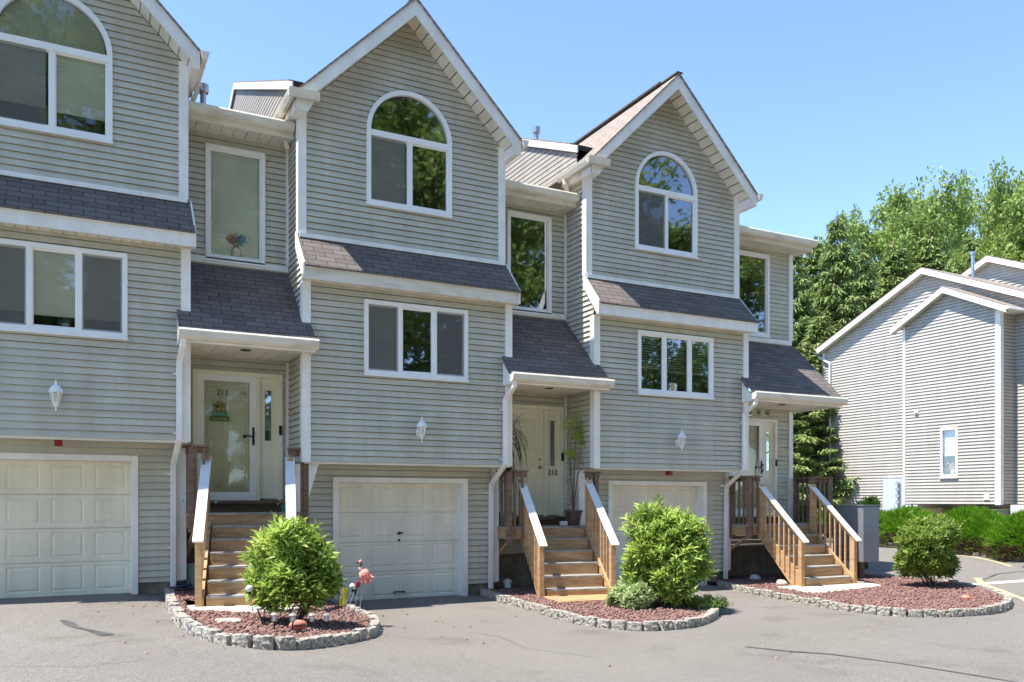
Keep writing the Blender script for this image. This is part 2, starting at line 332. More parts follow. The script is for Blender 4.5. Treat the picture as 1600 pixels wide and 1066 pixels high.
# ------------------------------------------------------------------ lap siding as real stepped courses
def clip(poly, a, b, c):     # keep a*x+b*z+c >= 0
    out = []
    for i in range(len(poly)):
        p, q = poly[i], poly[(i+1)%len(poly)]; dp = a*p[0]+b*p[1]+c; dq = a*q[0]+b*q[1]+c
        if dp >= 0: out.append(p)
        if (dp >= 0) != (dq >= 0):
            t = dp/(dp-dq); out.append((p[0]+t*(q[0]-p[0]), p[1]+t*(q[1]-p[1])))
    return out
def siding(mb, frame, outline, holes=(), arches=(), e=.102, zref=0, out=.032):
    """outline: convex ccw polygon in (x,z). holes: (x0,x1,z0,z1). arches: (xc, zspring, r)"""
    o, u, n = [Vector(k) for k in frame]
    zs = [p[1] for p in outline]; xs = [p[0] for p in outline]; z = zref+math.floor((min(zs)-zref)/e)*e
    halfs = []
    for i in range(len(outline)):
        p, q = outline[i], outline[(i+1)%len(outline)]; halfs.append((-(q[1]-p[1]), q[0]-p[0], (q[1]-p[1])*p[0]-(q[0]-p[0])*p[1]))
    def P(x, zz, zb): return o+u*x+Vector((0,0,zz))+n*(out*(1-(zz-zb)/e*.8)+.002)
    def slot(xa, xb, zb):   # the shadow gap under each lip
        mb.quad(o+u*xa+Vector((0,0,zb+.004))-n*.03, o+u*xb+Vector((0,0,zb+.004))-n*.03, P(xb,zb,zb), P(xa,zb,zb))
    def emit(poly, zb):
        for h in halfs:
            poly = clip(poly, *h)
            if len(poly) < 3: return
        if max(p[1] for p in poly)-min(p[1] for p in poly) < 1e-4: return
        mb.quad(*[P(x, zz, zb) for x, zz in poly])
        lo = [p for p in poly if abs(p[1]-zb) < 1e-5]
        if len(lo) >= 2:
            xa, xb = min(p[0] for p in lo), max(p[0] for p in lo)
            slot(xa, xb, zb+.0)
    while z < max(zs)-1e-6:
        zt = z+e; cuts = {min(xs), max(xs)}
        for h in holes:
            if h[2] < zt and h[3] > z: cuts |= {h[0], h[1]}
        for xc, zp, r in arches:
            if zt > zp and z < zp+r:
                for k in range(41): cuts.add(xc-r+2*r*k/40)
        cl = sorted(cuts)
        for a, b in zip(cl[:-1], cl[1:]):
            if b-a < 1e-6: continue
            mx = (a+b)/2; segs = [(z, z, zt)]
            for xc, zp, r in arches:
                if abs(mx-xc) < r and zt > zp and z < zp+r:
                    za = zp+math.sqrt(max(0, r*r-(a-xc)**2)); zb_ = zp+math.sqrt(max(0, r*r-(b-xc)**2))
                    segs = [(max(z, za), max(z, zb_), zt)] if (za < zt or zb_ < zt) else []
                    segs = [(min(s_[0],zt), min(s_[1],zt), s_[2]) for s_ in segs]
            ns = []
            for s0, s1, t1 in segs:
                done = False
                for h in holes:
                    if h[0]-1e-6 < mx < h[1]+1e-6 and h[2] < t1 and h[3] > min(s0, s1):
                        done = True
                        if h[2] > z+1e-6: ns.append((z, z, h[2]))
                        if h[3] < zt-1e-6: ns.append((h[3], h[3], zt))
                if not done: ns.append((s0, s1, t1))
            for s0, s1, t1 in ns: emit([(a,s0),(b,s1),(b,t1-(.009 if t1 > zt-1e-6 and max(s0,s1) < t1-.02 else 0)),(a,t1-(.009 if t1 > zt-1e-6 and max(s0,s1) < t1-.02 else 0))], z)
        z = zt
    return mb

# ------------------------------------------------------------------ ground
def ground_sheet(name, m, xs, ys, dz, test=None, base=g):
    V = []; F = []; idx = {}
    for i, x in enumerate(xs):
        for j, y in enumerate(ys): idx[i,j] = len(V); V.append((x, y, base(x)+dz))
    for i in range(len(xs)-1):
        for j in range(len(ys)-1):
            if test is None or test((xs[i]+xs[i+1])/2, (ys[j]+ys[j+1])/2): F.append((idx[i,j], idx[i+1,j], idx[i+1,j+1], idx[i,j+1]))
    return npmesh(name, V, F, m)
def fr(a, b, s):
    n = max(1, int(round((b-a)/s))); return [a+(b-a)*i/n for i in range(n+1)]
tag(ground_sheet('ground', ASPH, [-800,-200,-60]+fr(-20,40,.5)+[60,120,300,800], [-800,-200,-60,-30,0,30,60,120,300,800], 0), kind='structure')
tag(ground_sheet('lawn', LGRASS, fr(17,90,1)+[200], fr(13.5,120,6), .02), kind='structure')
tag(ground_sheet('lawn_strip', LGRASS, [-200,-60]+fr(-20,60,.8), fr(-90,-25,6), .02), kind='structure')
tag(ground_sheet('hedge_bed', SOIL, fr(20.4,31,.5), fr(-6,13.4,.5), .03, test=lambda x,y: x > 20.4+.13*(y+2) if y > -2 else x > 20.2), kind='structure')

# ------------------------------------------------------------------ windows and doors
def W(x0, x1): return x0, x1
def win_frame(mb, x0, x1, z0, z1, y, t=.075, d=.05, my=None):
    mb.box(x0, y-d, z0, x1, y+.03, z0+t); mb.box(x0, y-d, z1-t, x1, y+.03, z1)
    mb.box(x0, y-d, z0+t, x0+t, y+.03, z1-t); mb.box(x1-t, y-d, z0+t, x1, y+.03, z1-t)
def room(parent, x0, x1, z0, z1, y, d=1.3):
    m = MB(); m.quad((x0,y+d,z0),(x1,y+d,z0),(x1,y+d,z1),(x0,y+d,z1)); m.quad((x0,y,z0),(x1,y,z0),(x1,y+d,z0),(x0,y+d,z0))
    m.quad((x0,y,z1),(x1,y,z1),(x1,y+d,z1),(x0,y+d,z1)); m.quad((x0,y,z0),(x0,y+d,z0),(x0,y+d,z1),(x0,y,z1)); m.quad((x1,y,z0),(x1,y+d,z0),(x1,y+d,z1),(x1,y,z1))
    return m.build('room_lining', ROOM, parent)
def slat_blind(x0, x1, z0, z1, y, pitch=.05, tilt=.018):
    m = MB(); z = z1
    while z > z0: m.quad((x0,y-tilt,z-.018),(x1,y-tilt,z-.018),(x1,y+tilt,z+.012),(x0,y+tilt,z+.012)); z -= pitch
    m.box(x0, y-.02, z1, x1, y+.02, z1+.04); m.box(x0, y-.015, z0-.02, x1, y+.015, z0); return m
def shade(x0, x1, z0, z1, y):
    m = MB(); n = max(2, int((z1-z0)/.03)); ps = [z0+(z1-z0)*i/n for i in range(n+1)]
    for i in range(n):
        a, b = (y, y+.006) if i%2 else (y+.006, y)
        m.quad((x0,a,ps[i]),(x1,a,ps[i]),(x1,b,ps[i+1]),(x0,b,ps[i+1]))
    m.box(x0, y-.006, z0-.025, x1, y+.012, z0); return m
def slider(parent, x0, x1, z0, z1, y, muls, blinds, screens, bk=None):
    f = MB(); win_frame(f, x0, x1, z0, z1, y, .07)
    fo = f.build('window', VINYLW, parent, bevel=.006)
    m = MB()
    for k in muls: m.box(k-.035, y-.04, z0+.07, k+.035, y+.02, z1-.07)
    ed = [x0+.07]+[v for k in muls for v in (k-.035, k+.035)]+[x1-.07]
    for a, b in zip(ed[::2], ed[1::2]):
        for q in ((a, z0+.07, a+.022, z1-.07), (b-.022, z0+.07, b, z1-.07), (a+.022, z0+.07, b-.022, z0+.1), (a+.022, z1-.1, b-.022, z1-.07)): m.box(q[0], y-.012, q[1], q[2], y+.022, q[3])
    m.build('mullion', VINYLW, fo)
    s = MB(); s.box(x0-.01, y-.07, z0-.03, x1+.01, y-.03, z0-.001); s.build('sill', VINYLW, fo)
    gm = MB(); gm.quad((x0+.06,y+.005,z0+.06),(x1-.06,y+.005,z0+.06),(x1-.06,y+.005,z1-.06),(x0+.06,y+.005,z1-.06)); gm.build('pane', GLASSB if (len(blinds) == 3 and blinds[0][4] != 'slat') or (not muls and blinds) else GLASS, fo)
    room(fo, x0+.03, x1-.03, z0+.03, z1-.03, y+.032)
    for bx0, bx1, bz0, bz1, kind in blinds:
        if kind == 'slat': slat_blind(bx0, bx1, bz0, bz1-.05, y+.12).build('blind', BLIND, fo)
        elif kind == 'grey': shade(bx0, bx1, bz0, bz1, y+.04).build('blind', BLIND2, fo)
        else: shade(bx0, bx1, bz0, bz1, y+.04).build('blind', BLIND, fo)
    for a, b in screens:
        q = MB(); q.quad((a,y-.02,z0+.075),(b,y-.02,z0+.075),(b,y-.02,z1-.075),(a,y-.02,z1-.075)); q.build('screen', SCREEN, fo)
    return fo
def arch_window(parent, x0, x1, z0, y, blinds, screen, fan=False, zt=None, r=None):
    xc = (x0+x1)/2; r = (x1-x0)/2; zp = z0+1.28; t = .075
    f = MB(); f.box(x0, y-.05, z0, x1, y+.03, z0+t); f.box(x0, y-.05, z0+t, x0+t, y+.03, zp); f.box(x1-t, y-.05, z0+t, x1, y+.03, zp)
    N = 36
    for i in range(N):
        a, b = math.pi*i/N, math.pi*(i+1)/N
        def pt(rr, t_, yy): return (xc+rr*math.cos(t_), yy, zp+rr*math.sin(t_))
        f.hexa([pt(r,a,y-.05), pt(r-t,a,y-.05), pt(r-t,a,y+.03), pt(r,a,y+.03), pt(r,b,y-.05), pt(r-t,b,y-.05), pt(r-t,b,y+.03), pt(r,b,y+.03)])
    fo = f.build('window', VINYLW, parent)
    m = MB(); m.box(x0+t, y-.046, zp-.10, x1-t, y+.03, zp+.0); m.box(xc-.03, y-.035, z0+t, xc+.03, y+.02, zp-.10)
    for a, b in ((x0+t, xc-.03), (xc+.03, x1-t)):
        for q in ((a, z0+t, a+.022, zp-.1), (b-.022, z0+t, b, zp-.1), (a+.022, z0+t, b-.022, z0+t+.025), (a+.022, zp-.125, b-.022, zp-.1)): m.box(q[0], y-.012, q[1], q[2], y+.022, q[3])
    m.build('mullion', VINYLW, fo)
    s = MB(); s.box(x0-.01, y-.07, z0-.03, x1+.01, y-.03, z0-.001); s.build('sill', VINYLW, fo)
    gm = MB(); gm.quad((x0+.06,y+.005,z0+.06),(x1-.06,y+.005,z0+.06),(x1-.06,y+.005,zp-.05),(x0+.06,y+.005,zp-.05)); gm.build('pane', GLASSB if fan else GLASS, fo)
    gm = MB(); rr = r-.06; gm.quad(*([(xc+rr*math.cos(math.pi*i/24), y+.004, zp-.04+rr*math.sin(math.pi*i/24)) for i in range(25)])); gm.build('arched_pane', GLASSB if fan else GLASS, fo)
    room(fo, x0+.03, x1-.03, z0+.03, zp+r-.03, y+.29)
    rv = MB()
    prof = [(x0+.05, z0+.05), (x1-.05, z0+.05)]+[(xc+(r-.05)*math.cos(math.pi*i/24), zp+(r-.05)*math.sin(math.pi*i/24)) for i in range(25)]
    for i in range(len(prof)):
        p, q = prof[i], prof[(i+1)%len(prof)]; rv.quad((p[0],y+.03,p[1]),(q[0],y+.03,q[1]),(q[0],y+.29,q[1]),(p[0],y+.29,p[1]))
    rv.build('reveal', mat('window_reveal', (.55,.52,.40), .7, .05, 3) if 'window_reveal' not in MATS else MATS['window_reveal'], fo)
    for bx0, bx1, bz0, bz1, kind in blinds: shade(bx0, bx1, bz0, bz1, y+.04).build('blind', BLIND2 if kind == 'grey' else BLIND, fo)
    if fan:
        q = MB(); n = 60
        for i in range(n):
            a, b = math.pi*i/n, math.pi*(i+1)/n; mid = (a+b)/2; R1 = r-.09
            c0 = (xc, y+.10, zp+.03)
            def pp(t_, yy): yy = yy-.035; return (xc+R1*math.cos(t_), yy, zp+.03+R1*math.sin(t_))
            q.quad(c0, pp(a, y+.12), pp(mid, y+.07)); q.quad(c0, pp(mid, y+.07), pp(b, y+.12))
        q.build('pleated_fan_shade', BLIND, fo)
    if screen:
        q = MB(); q.quad((screen[0],y-.02,z0+t),(screen[1],y-.02,z0+t),(screen[1],y-.02,zp-.1),(screen[0],y-.02,zp-.1)); q.build('screen', SCREEN, fo)
    return fo
def raised(mb, x0, x1, z0, z1, y, d=.012, inset=.05):
    # routed groove then raised centre field on a flat face at y (face looks to -Y)
    a = [(x0,z0),(x1,z0),(x1,z1),(x0,z1)]; i1 = .02; b = [(x0+i1,z0+i1),(x1-i1,z0+i1),(x1-i1,z1-i1),(x0+i1,z1-i1)]
    c = [(x0+inset,z0+inset),(x1-inset,z0+inset),(x1-inset,z1-inset),(x0+inset,z1-inset)]
    for k in range(4):
        k2 = (k+1)%4
        mb.quad((*a[k][:1],y,a[k][1]),(a[k2][0],y,a[k2][1]),(b[k2][0],y+d,b[k2][1]),(b[k][0],y+d,b[k][1]))
        mb.quad((b[k][0],y+d,b[k][1]),(b[k2][0],y+d,b[k2][1]),(c[k2][0],y-.002,c[k2][1]),(c[k][0],y-.002,c[k][1]))
    mb.quad(*[(p[0],y-.002,p[1]) for p in c])
def panel_face(mb, x0, x1, z0, z1, y, cells):
    # flat face with rectangular cells cut out and filled with raised panels; cells form a grid given as (xs pairs, zs pairs)
    xp, zp = cells; xe = [x0]+[v for p in xp for v in p]+[x1]; ze = [z0]+[v for p in zp for v in p]+[z1]
    for i in range(len(xe)-1):
        for j in range(len(ze)-1):
            if i%2 and j%2: raised(mb, xe[i], xe[i+1], ze[j], ze[j+1], y)
            else: mb.quad((xe[i],y,ze[j]),(xe[i+1],y,ze[j]),(xe[i+1],y,ze[j+1]),(xe[i],y,ze[j+1]))
def garage(parent, x0, x1, z0, z1, y, m, cols, label=None, hw=True, rec=.22):
    f = MB(); t = .09
    f.box(x0, y-.045, z0, x0+t, y+.02, z1); f.box(x1-t, y-.045, z0, x1, y+.02, z1); f.box(x0+t, y-.045, z1-t, x1-t, y+.02, z1)
    f.box(x0+t-.02, y+.02, z0, x0+t, y+rec, z1-t+.02); f.box(x1-t, y+.02, z0, x1-t+.02, y+rec, z1-t+.02); f.box(x0+t, y+.02, z1-t, x1-t, y+rec, z1-t+.02)
    fr_ = f.build('garage_frame', TRIM, parent, bevel=.004)
    d = MB(); a, b = x0+t, x1-t; H = z1-t-z0; sh = H/4; cw = (b-a)/cols; yd = y+rec-.03
    for r_ in range(4):
        za, zb = z0+r_*sh+.006, z0+(r_+1)*sh-.003
        panel_face(d, a, b, za, zb, yd, ([(a+c*cw+.07, a+(c+1)*cw-.07) for c in range(cols)], [(za+.07, zb-.05)]))
        d.quad((a,yd,zb),(b,yd,zb),(b,yd+.03,zb),(a,yd+.03,zb)); d.quad((a,yd,za),(b,yd,za),(b,yd+.03,za),(a,yd+.03,za))
    d.quad((a,yd+.028,z0),(b,yd+.028,z0),(b,yd+.028,z1-t),(a,yd+.028,z1-t))
    do = d.build('garage_door', m, parent)
    if hw:
        h = MB(); xm = (a+b)/2; h.tube([(xm-.02,yd-.03,z0+2.28*sh*1.02),(xm+.07,yd-.035,z0+2.28*sh)], .012); h.lathe((xm,yd-.02,z0+2.28*sh-.02),[(.03,0),(.03,.03)],10)
        h.ball((xm,yd-.015,z0+2.05*sh), .022)
        h.build('handle', DARK, do)
        h = MB(); h.tube([(xm-.1,yd,z0+.13),(xm-.1,yd-.045,z0+.15),(xm+.1,yd-.045,z0+.15),(xm+.1,yd,z0+.13)], .013); h.build('pull_handle', DARK, do)
    s = MB(); s.box(a, yd-.01, z0-.03, b, yd+.02, z0+.004); s.build('bottom_seal', DARK, do)
    return do

def lantern(parent, x, y, z):
    m = MB(); m.lathe((x,y+.13,z-.02), [(.05,0),(.055,.02),(.05,.05)], 12)
    m.prism([(x+.055*math.cos(t*.5236), z-.02+.07*math.sin(t*.5236)) for t in range(12)], lambda a,b: (a,y+.145,b), lambda a,b: (a,y+.115,b))
    m.tube([(x,y+.13,z-.02),(x,y+.06,z-.10),(x,y,z-.10),(x,y,z-.06)], .013, 8)
    m.lathe((x,y,z), [(.008,-.2),(.016,-.17),(.008,-.15),(.03,-.12),(.045,-.08),(.05,-.07)], 8)
    for k in range(6):
        t = k*math.pi/3; m.bar((x+.05*math.cos(t),y+.05*math.sin(t),z-.07),(x+.075*math.cos(t),y+.075*math.sin(t),z+.07), .012, .012)
    m.lathe((x,y,z), [(.095,.065),(.09,.085),(.075,.12),(.04,.16),(.012,.18),(.02,.195),(.008,.21),(.006,.25),(.001,.255)], 12)
    o = m.build('lantern', TRIM, parent, smooth=False)
    q = MB(); q.lathe((x,y,z), [(.044,-.07),(.068,.066)], 6); q.build('lantern_glass', mat('lantern_glass', (.62,.60,.52), .25, .1, 30) if 'lantern_glass' not in MATS else MATS['lantern_glass'], o)
    return o

def soffit_lines(mb, x0, x1, y0, y1, z, step=.2, axis='x'):
    # vinyl soffit: boards with small V gaps as real steps
    x = x0
    while x < x1-1e-4:
        xe = min(x+step, x1); mb.quad((x,y0,z),(x,y1,z),(xe-.012,y1,z),(xe-.012,y0,z)); mb.quad((xe-.012,y0,z),(xe-.012,y1,z),(xe-.006,y1,z+.02),(xe-.006,y0,z+.02)); mb.quad((xe-.006,y0,z+.02),(xe-.006,y1,z+.02),(xe,y1,z),(xe,y0,z)); x = xe

# ------------------------------------------------------------------ one townhouse
def townhouse(i, x0, x1, xe, dz, label, tall, door, gar, last=False, leftvis=True):
    H = empty('townhouse', (x0, 0, g((x0+x1)/2)), label, 'townhouse', None)
    zg = g((x0+x1)/2); YU, YE, YG, YB = .28, 1.05, .55, 0.0
    xc = (x0+x1)/2; E = (1,0,0); N = (0,-1,0)
    lw = (x0+1.0, x0+2.9, 3.88+dz, 5.13+dz)
    aw = (x0+1.13, x0+2.71, 6.84+dz); ar = .79
    # --- lower bay wall
    m = MB(); siding(m, ((0,YB,0),E,N), [(x0,2.4+dz),(x1,2.4+dz),(x1,5.45+dz),(x0,5.45+dz)], holes=[(lw[0]+.03,lw[1]-.03,lw[2]+.03,lw[3]-.03)], zref=2.4+dz)
    m.build('lower_wall', SID, H)
    # --- upper gable wall
    m = MB(); rz = 10.10+dz; ez = 8.22+dz
    siding(m, ((0,YU,0),E,N), [(x0,6.1+dz),(x1,6.1+dz),(x1,ez),(xc,rz),(x0,ez)], holes=[(aw[0]+.03,aw[1]-.03,aw[2]+.03,aw[2]+1.28)], arches=[((aw[0]+aw[1])/2, aw[2]+1.28, ar-.03)], zref=2.4+dz)
    m.build('gable_wall', SID, H)
    # --- garage level wall
    m = MB(); siding(m, ((0,YG,0),E,N), [(x0,.22+dz),(x1,.22+dz),(x1,2.4+dz),(x0,2.4+dz)], holes=[(gar[0]+.04,gar[1]-.04,-1,gar[3]-.04)], zref=2.4+dz, e=.105)
    m.build('garage_wall', SID, H)
    # --- side walls (facing left), real because seen across the porch of the neighbour
    L = ((x0,0,0),(0,1,0),(-1,0,0))
    for nm, pl in (('lower_side_wall', [(YB,2.4+dz),(YE,2.4+dz),(YE,5.4+dz),(YB,5.4+dz)]), ('upper_side_wall', [(YU,6.1+dz),(YE+.6,6.1+dz),(YE+.6,ez+.1),(YU,ez+.1)])):
        m = MB(); pl2 = [(p[0], p[1]) for p in pl][::1]
        siding(m, ((x0,0,0),(0,1,0),(-1,0,0)), pl2, zref=2.4+dz)
        if nm == 'lower_side_wall': siding(m, ((x0,0,0),(0,1,0),(-1,0,0)), [(YB-.02,5.4+dz),(YE,5.4+dz),(YE,6.1+dz),(YU,6.1+dz)], zref=2.4+dz)
        m.build(nm, SID, H)
        m = MB(); pr = [(p[0], p[1]) for p in pl]
        siding(m, ((x1,0,0),(0,1,0),(1,0,0)), pr, zref=2.4+dz); m.build('right_'+nm, SID, H)
    m = MB(); siding(m, ((x0,0,0),(0,1,0),(-1,0,0)), [(YG,.22+dz),(YE,.22+dz),(YE,2.4+dz),(YG,2.4+dz)], zref=2.4+dz)
    m.build('garage_side_wall', SID, H)
    m = MB(); siding(m, ((x1,0,0),(0,1,0),(1,0,0)), [(YG,.22+dz),(YE,.22+dz),(YE,2.4+dz),(YG,2.4+dz)], zref=2.4+dz); m.build('right_garage_side_wall', SID, H)
    # --- foundation
    m = MB(); zb = zg-.6
    m.box(x0+.012, YG+.03, zb, gar[0]+.02, 9, .22+dz); m.box(gar[1]-.02, YG+.03, zb, x1-.012, 9, .22+dz)
    m.box(x1+.0, YE+.035, zb, xe, 9, .62+dz)
    m.build('foundation', FOUND, H)
    m = MB(); m.box(x1+.0, YE+.0, .62+dz, xe, YE+.034, .72+dz); m.build('sill_board', DWOOD, H)
    # --- cantilever soffit
    m = MB(); soffit_lines(m, x0, x1, YB-.0, YG, 2.395+dz, .2); m.box(x0, YB-.012, 2.36+dz, x1, YB+.02, 2.398+dz); m.build('cantilever_soffit', SOFF, H)
    # --- entry walls (right of the bay)
    m = MB()
    siding(m, ((0,YE,0),E,N), [(x1,.72+dz),(xe,.72+dz),(xe,3.93+dz),(x1,3.93+dz)], holes=[(door[0]+.03,door[1]-.03,door[2],door[3]-.03)], zref=2.4+dz)
    m.build('entry_wall', SID, H)
    m = MB(); siding(m, ((0,YE,0),E,N), [(x1,5.40+dz),(xe,5.40+dz),(xe,7.6+dz),(x1,7.6+dz)], holes=[(tall[0]+.03,tall[1]-.03,tall[2]+.03,tall[3]-.03)], zref=2.4+dz); m.build('upper_entry_wall', SID, H)
    # --- trims
    t = MB(); s = .10; o = .038
    def corner(x, y, z0, z1, side):      # L-shaped corner board, side -1 left corner, +1 right corner
        xa = x-o if side < 0 else x-s+.0; xb = x+s if side < 0 else x+o
        t.box(xa, y-o-.004, z0, xb, y-.0+.001, z1)
        if side < 0: t.box(x-o-.002, y+.002, z0, x+.001, y+s, z1)
        else: t.box(x-.001, y+.002, z0, x+o+.002, y+s, z1)
    corner(x0, YB, 2.38+dz, 5.32+dz, -1); corner(x1, YB, 2.38+dz, 5.32+dz, 1)
    corner(x0, YU, 6.16+dz, 8.28+dz, -1); corner(x1, YU, 6.16+dz, 8.28+dz, 1)
    corner(x0, YG, .24+dz, 2.37+dz, -1); corner(x1, YG, .24+dz, 2.37+dz, 1)
    t.box(x0-.02, YU-.06, 6.10+dz, x1+.02, YU+.0, 6.17+dz)         # flashing over the shed
    t.build('corner_trim', TRIM, H)
    t = MB(); t.box(x1+.03, YE-.05, 5.42+dz, xe-(0 if last else .03), YE+.0, 5.52+dz); t.box(xe-.06, YE-.05, 5.53+dz, xe-.004, YE-.0, 7.56+dz); t.box(xe-.06, YE-.05, .74+dz, xe-.004, YE-.0, 3.86+dz)
    if last:
        t.box(xe-.09, YE-.054, 5.525+dz, xe+.03, YE+.001, 7.56+dz); t.box(xe-.09, YE-.054, .74+dz, xe+.03, YE+.001, 3.86+dz)
    t.build('entry_trim', TRIM, H)
    # --- lower shed roof
    sa = (YU, 6.13+dz); sb = (-.25, 5.54+dz); xa, xb = x0-.05, x1+.08
    def slab(xl, xr, a, b, th, yo=0):
        q = MB(); q.hexa([(xl,b[0],b[1]-th),(xr,b[0],b[1]-th),(xr,a[0],a[1]-th),(xl,a[0],a[1]-th),(xl,b[0],b[1]),(xr,b[0],b[1]),(xr,a[0],a[1]),(xl,a[0],a[1])]); return q
    ln = math.hypot(sa[0]-sb[0], sa[1]-sb[1])
    sr = slab(xa, xb, sa, (sb[0]-.03, sb[1]-.02), .03).build('shed_roof', SHIN, H, uvproj=lambda v: (v[0], (v[2]-sb[1])*ln/(sa[1]-sb[1])))
    q = MB(); q.box(xa, -.25, 5.30+dz, xb, -.225, 5.51+dz); q.box(xa+.0,-.265,5.49+dz,xb,-.25,5.525+dz); q.build('fascia', OLDTRIM if i == 2 else TRIM, sr)
    q = MB(); soffit_lines(q, xa+.02, xb, -.225, YB, 5.31+dz, .15); q.build('soffit', SOFF, sr)
    for xx in (xa-.012, xb):
        q = MB(); q.prism([(YU+.02,6.16+dz),(-.26,5.54+dz),(-.26,5.30+dz),(-.12,5.30+dz),(YU+.02,5.83+dz)] if xx == xb else [(YU+.02,6.19+dz),(-.26,5.56+dz),(-.26,5.30+dz),(-.20,5.30+dz),(YU+.02,5.93+dz)], lambda a,b: (xx+.012,a,b), lambda a,b: (xx-.012,a,b)); q.build('end_board', TRIM, sr)
    if True:   # solid infill of the shed ends
        q = MB(); q.prism([(YB+.002,5.3+dz),(YU,5.3+dz),(YU,6.08+dz),(YB+.002,5.75+dz)], lambda a,b: (x1-.001,a,b), lambda a,b: (x1-.02,a,b)); q.build('shed_infill', SID, sr)
    # --- gable roof
    rp = 10.35+dz; yf = -.15; yb = 4.5; xo = .16; hs = xc-x0+xo
    def slope(sgn):
        ex = xc+sgn*hs; ezz = rp-hs
        q = MB(); th = .035
        P = [(xc,rp),(ex+sgn*.03,ezz-.03)]
        q.hexa([(P[1][0],yf-.03,P[1][1]-th),(P[0][0],yf-.03,P[0][1]-th),(P[0][0],yb,P[0][1]-th),(P[1][0],yb,P[1][1]-th),(P[1][0],yf-.03,P[1][1]),(P[0][0],yf-.03,P[0][1]),(P[0][0],yb,P[0][1]),(P[1][0],yb,P[1][1])])
        return q
    ro = slope(-1).build('gable_roof', SHIN2 if True else SHIN, H, uvproj=lambda v: (v[1], (rp-v[2])*1.414))
    slope(1).build('roof_slope', SHIN2, ro, uvproj=lambda v: (v[1], (rp-v[2])*1.414))
    q = MB(); q.bar((xc,.35,rp+.015),(xc,yb,rp+.015), .20, .035); q.bar((xc,yf-.04,rp+.0),(xc,.35,rp+.0), .14, .025); q.build('ridge_cap', MATS.get('ridge_brown') or mat('ridge_brown', (.10,.085,.075), .9, .3, 20), ro)
    for sgn in (-1, 1):
        ex = xc+sgn*hs; ezz = rp-hs; bh = .27
        q = MB(); a = [(xc,rp-.036),(ex,ezz-.036),(ex,ezz-.036-bh+.02),(xc,rp-.036-bh)]
        if sgn > 0: a = a
        q.prism(a, lambda x,z: (x,yf,z), lambda x,z: (x,yf+.03,z)); q.build('rake_board', TRIM, ro)
        q = MB(); n = int(hs*1.414/.2)+1          # soffit boards along the rake
        for k in range(n):
            t0 = k/n; t1 = (k+1)/n-.006
            for ta, tb, up in ((t0, t1, 0), (t1, (k+1)/n, .02)):
                p = lambda tt: (xc+sgn*hs*tt, rp-hs*tt-.24+up)
                A, B = p(ta), p(tb); q.quad((A[0],yf+.03,A[1]),(B[0],yf+.03,B[1]),(B[0],YU+.0,B[1]),(A[0],YU+.0,A[1]))
        q.build('rake_soffit', SOFF, ro)
        gx = ex+sgn*.005; gz = ezz-.02
        q = MB(); pr = [(0,-.01),(.03*1,-.12),(.09,-.13),(.115,-.06),(.13,-.0),(.118,0),(.10,-.06),(.08,-.11),(.035,-.105),(.012,-.01)]
        q.prism([(gx+sgn*a_, gz+b_) for a_, b_ in pr], lambda x,z: (x,yf-.06,z), lambda x,z: (x,.95,z)); q.prism([(gx,gz-.01),(gx+sgn*.03,gz-.12),(gx+sgn*.09,gz-.13),(gx+sgn*.13,gz)], lambda x,z: (x,yf-.065,z), lambda x,z: (x,yf-.058,z))
        if sgn < 0:   # boxed return with mitred gutter across the front
            q.prism([(yf-.01,gz-.01),(yf-.035,gz-.12),(yf-.09,gz-.13),(yf-.13,gz),(yf-.118,gz),(yf-.08,gz-.11),(yf-.04,gz-.10),(yf-.025,gz-.01)], lambda y,z: (gx-.13,y,z), lambda y,z: (gx+.36,y,z))
        q.build('gutter', OLDTRIM, ro)
        q = MB(); q.hexa([(ex if sgn<0 else x1-.02, yf+.01, gz-.27),(x0+.03 if sgn<0 else ex, yf+.01, gz-.27),(x0+.03 if sgn<0 else ex, YU-.03, gz-.27),(ex if sgn<0 else x1-.02, YU-.03, gz-.27),
            (ex if sgn<0 else x1-.02, yf+.01, gz-.02),(x0+.18 if sgn<0 else ex, yf+.01, gz-.02),(x0+.18 if sgn<0 else ex, YU-.03, gz-.02),(ex if sgn<0 else x1-.02, YU-.03, gz-.02)]) if sgn<0 else q.box(x1+.03, yf+.031, gz-.26, ex, .9, gz-.03)
        if sgn < 0: q.box(ex, YU+.0, gz-.2, x0-.03, .95, gz-.03)
        q.build('eave_box', TRIM, ro)
        q = MB(); dx = x0-.09 if sgn < 0 else x1+.09
        q.rpipe([(gx+sgn*.06,.75,gz-.1),(gx+sgn*.06,.72,gz-.22),(dx,.78,gz-.55),(dx,.8,7.78+dz+(.0))], .07, .055); q.build('downspout', OLDTRIM, ro)
    # --- main roof behind: bay part and lower entry part, with dividing wall
    q = MB(); xa2, xb2 = x0-.075, x1+.05
    q.prism([(.75,8.90+dz),(6.2,11.24+dz),(11.8,8.9+dz),(11.8,8.8+dz),(6.2,11.14+dz),(.75,8.8+dz)], lambda a,b: (xa2,a,b), lambda a,b: (xb2,a,b)); mr = q.build('main_roof', SHIN2, H, uvproj=lambda v: (v[0]+v[2], v[1]))
    q = MB(); q.prism([(.5,8.76+dz),(6.2,11.21+dz),(11.85,8.88+dz),(11.85,8.74+dz),(6.2,11.07+dz),(.5,8.62+dz)], lambda a,b: (xa2-.01,a,b), lambda a,b: (xa2+.015,a,b)); q.build('rake_board', TRIM, mr)
    m = MB(); siding(m, ((x0-.02,0,0),(0,1,0),(-1,0,0)), [(.6,7.5+dz-.3),(11.6,7.5+dz-.3),(11.6,8.8+dz),(6.2,11.1+dz),(.6,8.7+dz)], zref=2.4+dz, out=.011); m.build('dividing_wall', SID2, H)
    q = MB(); zl = 7.72+dz; xl, xr = x1+.02, xe+(.24 if last else -.03)
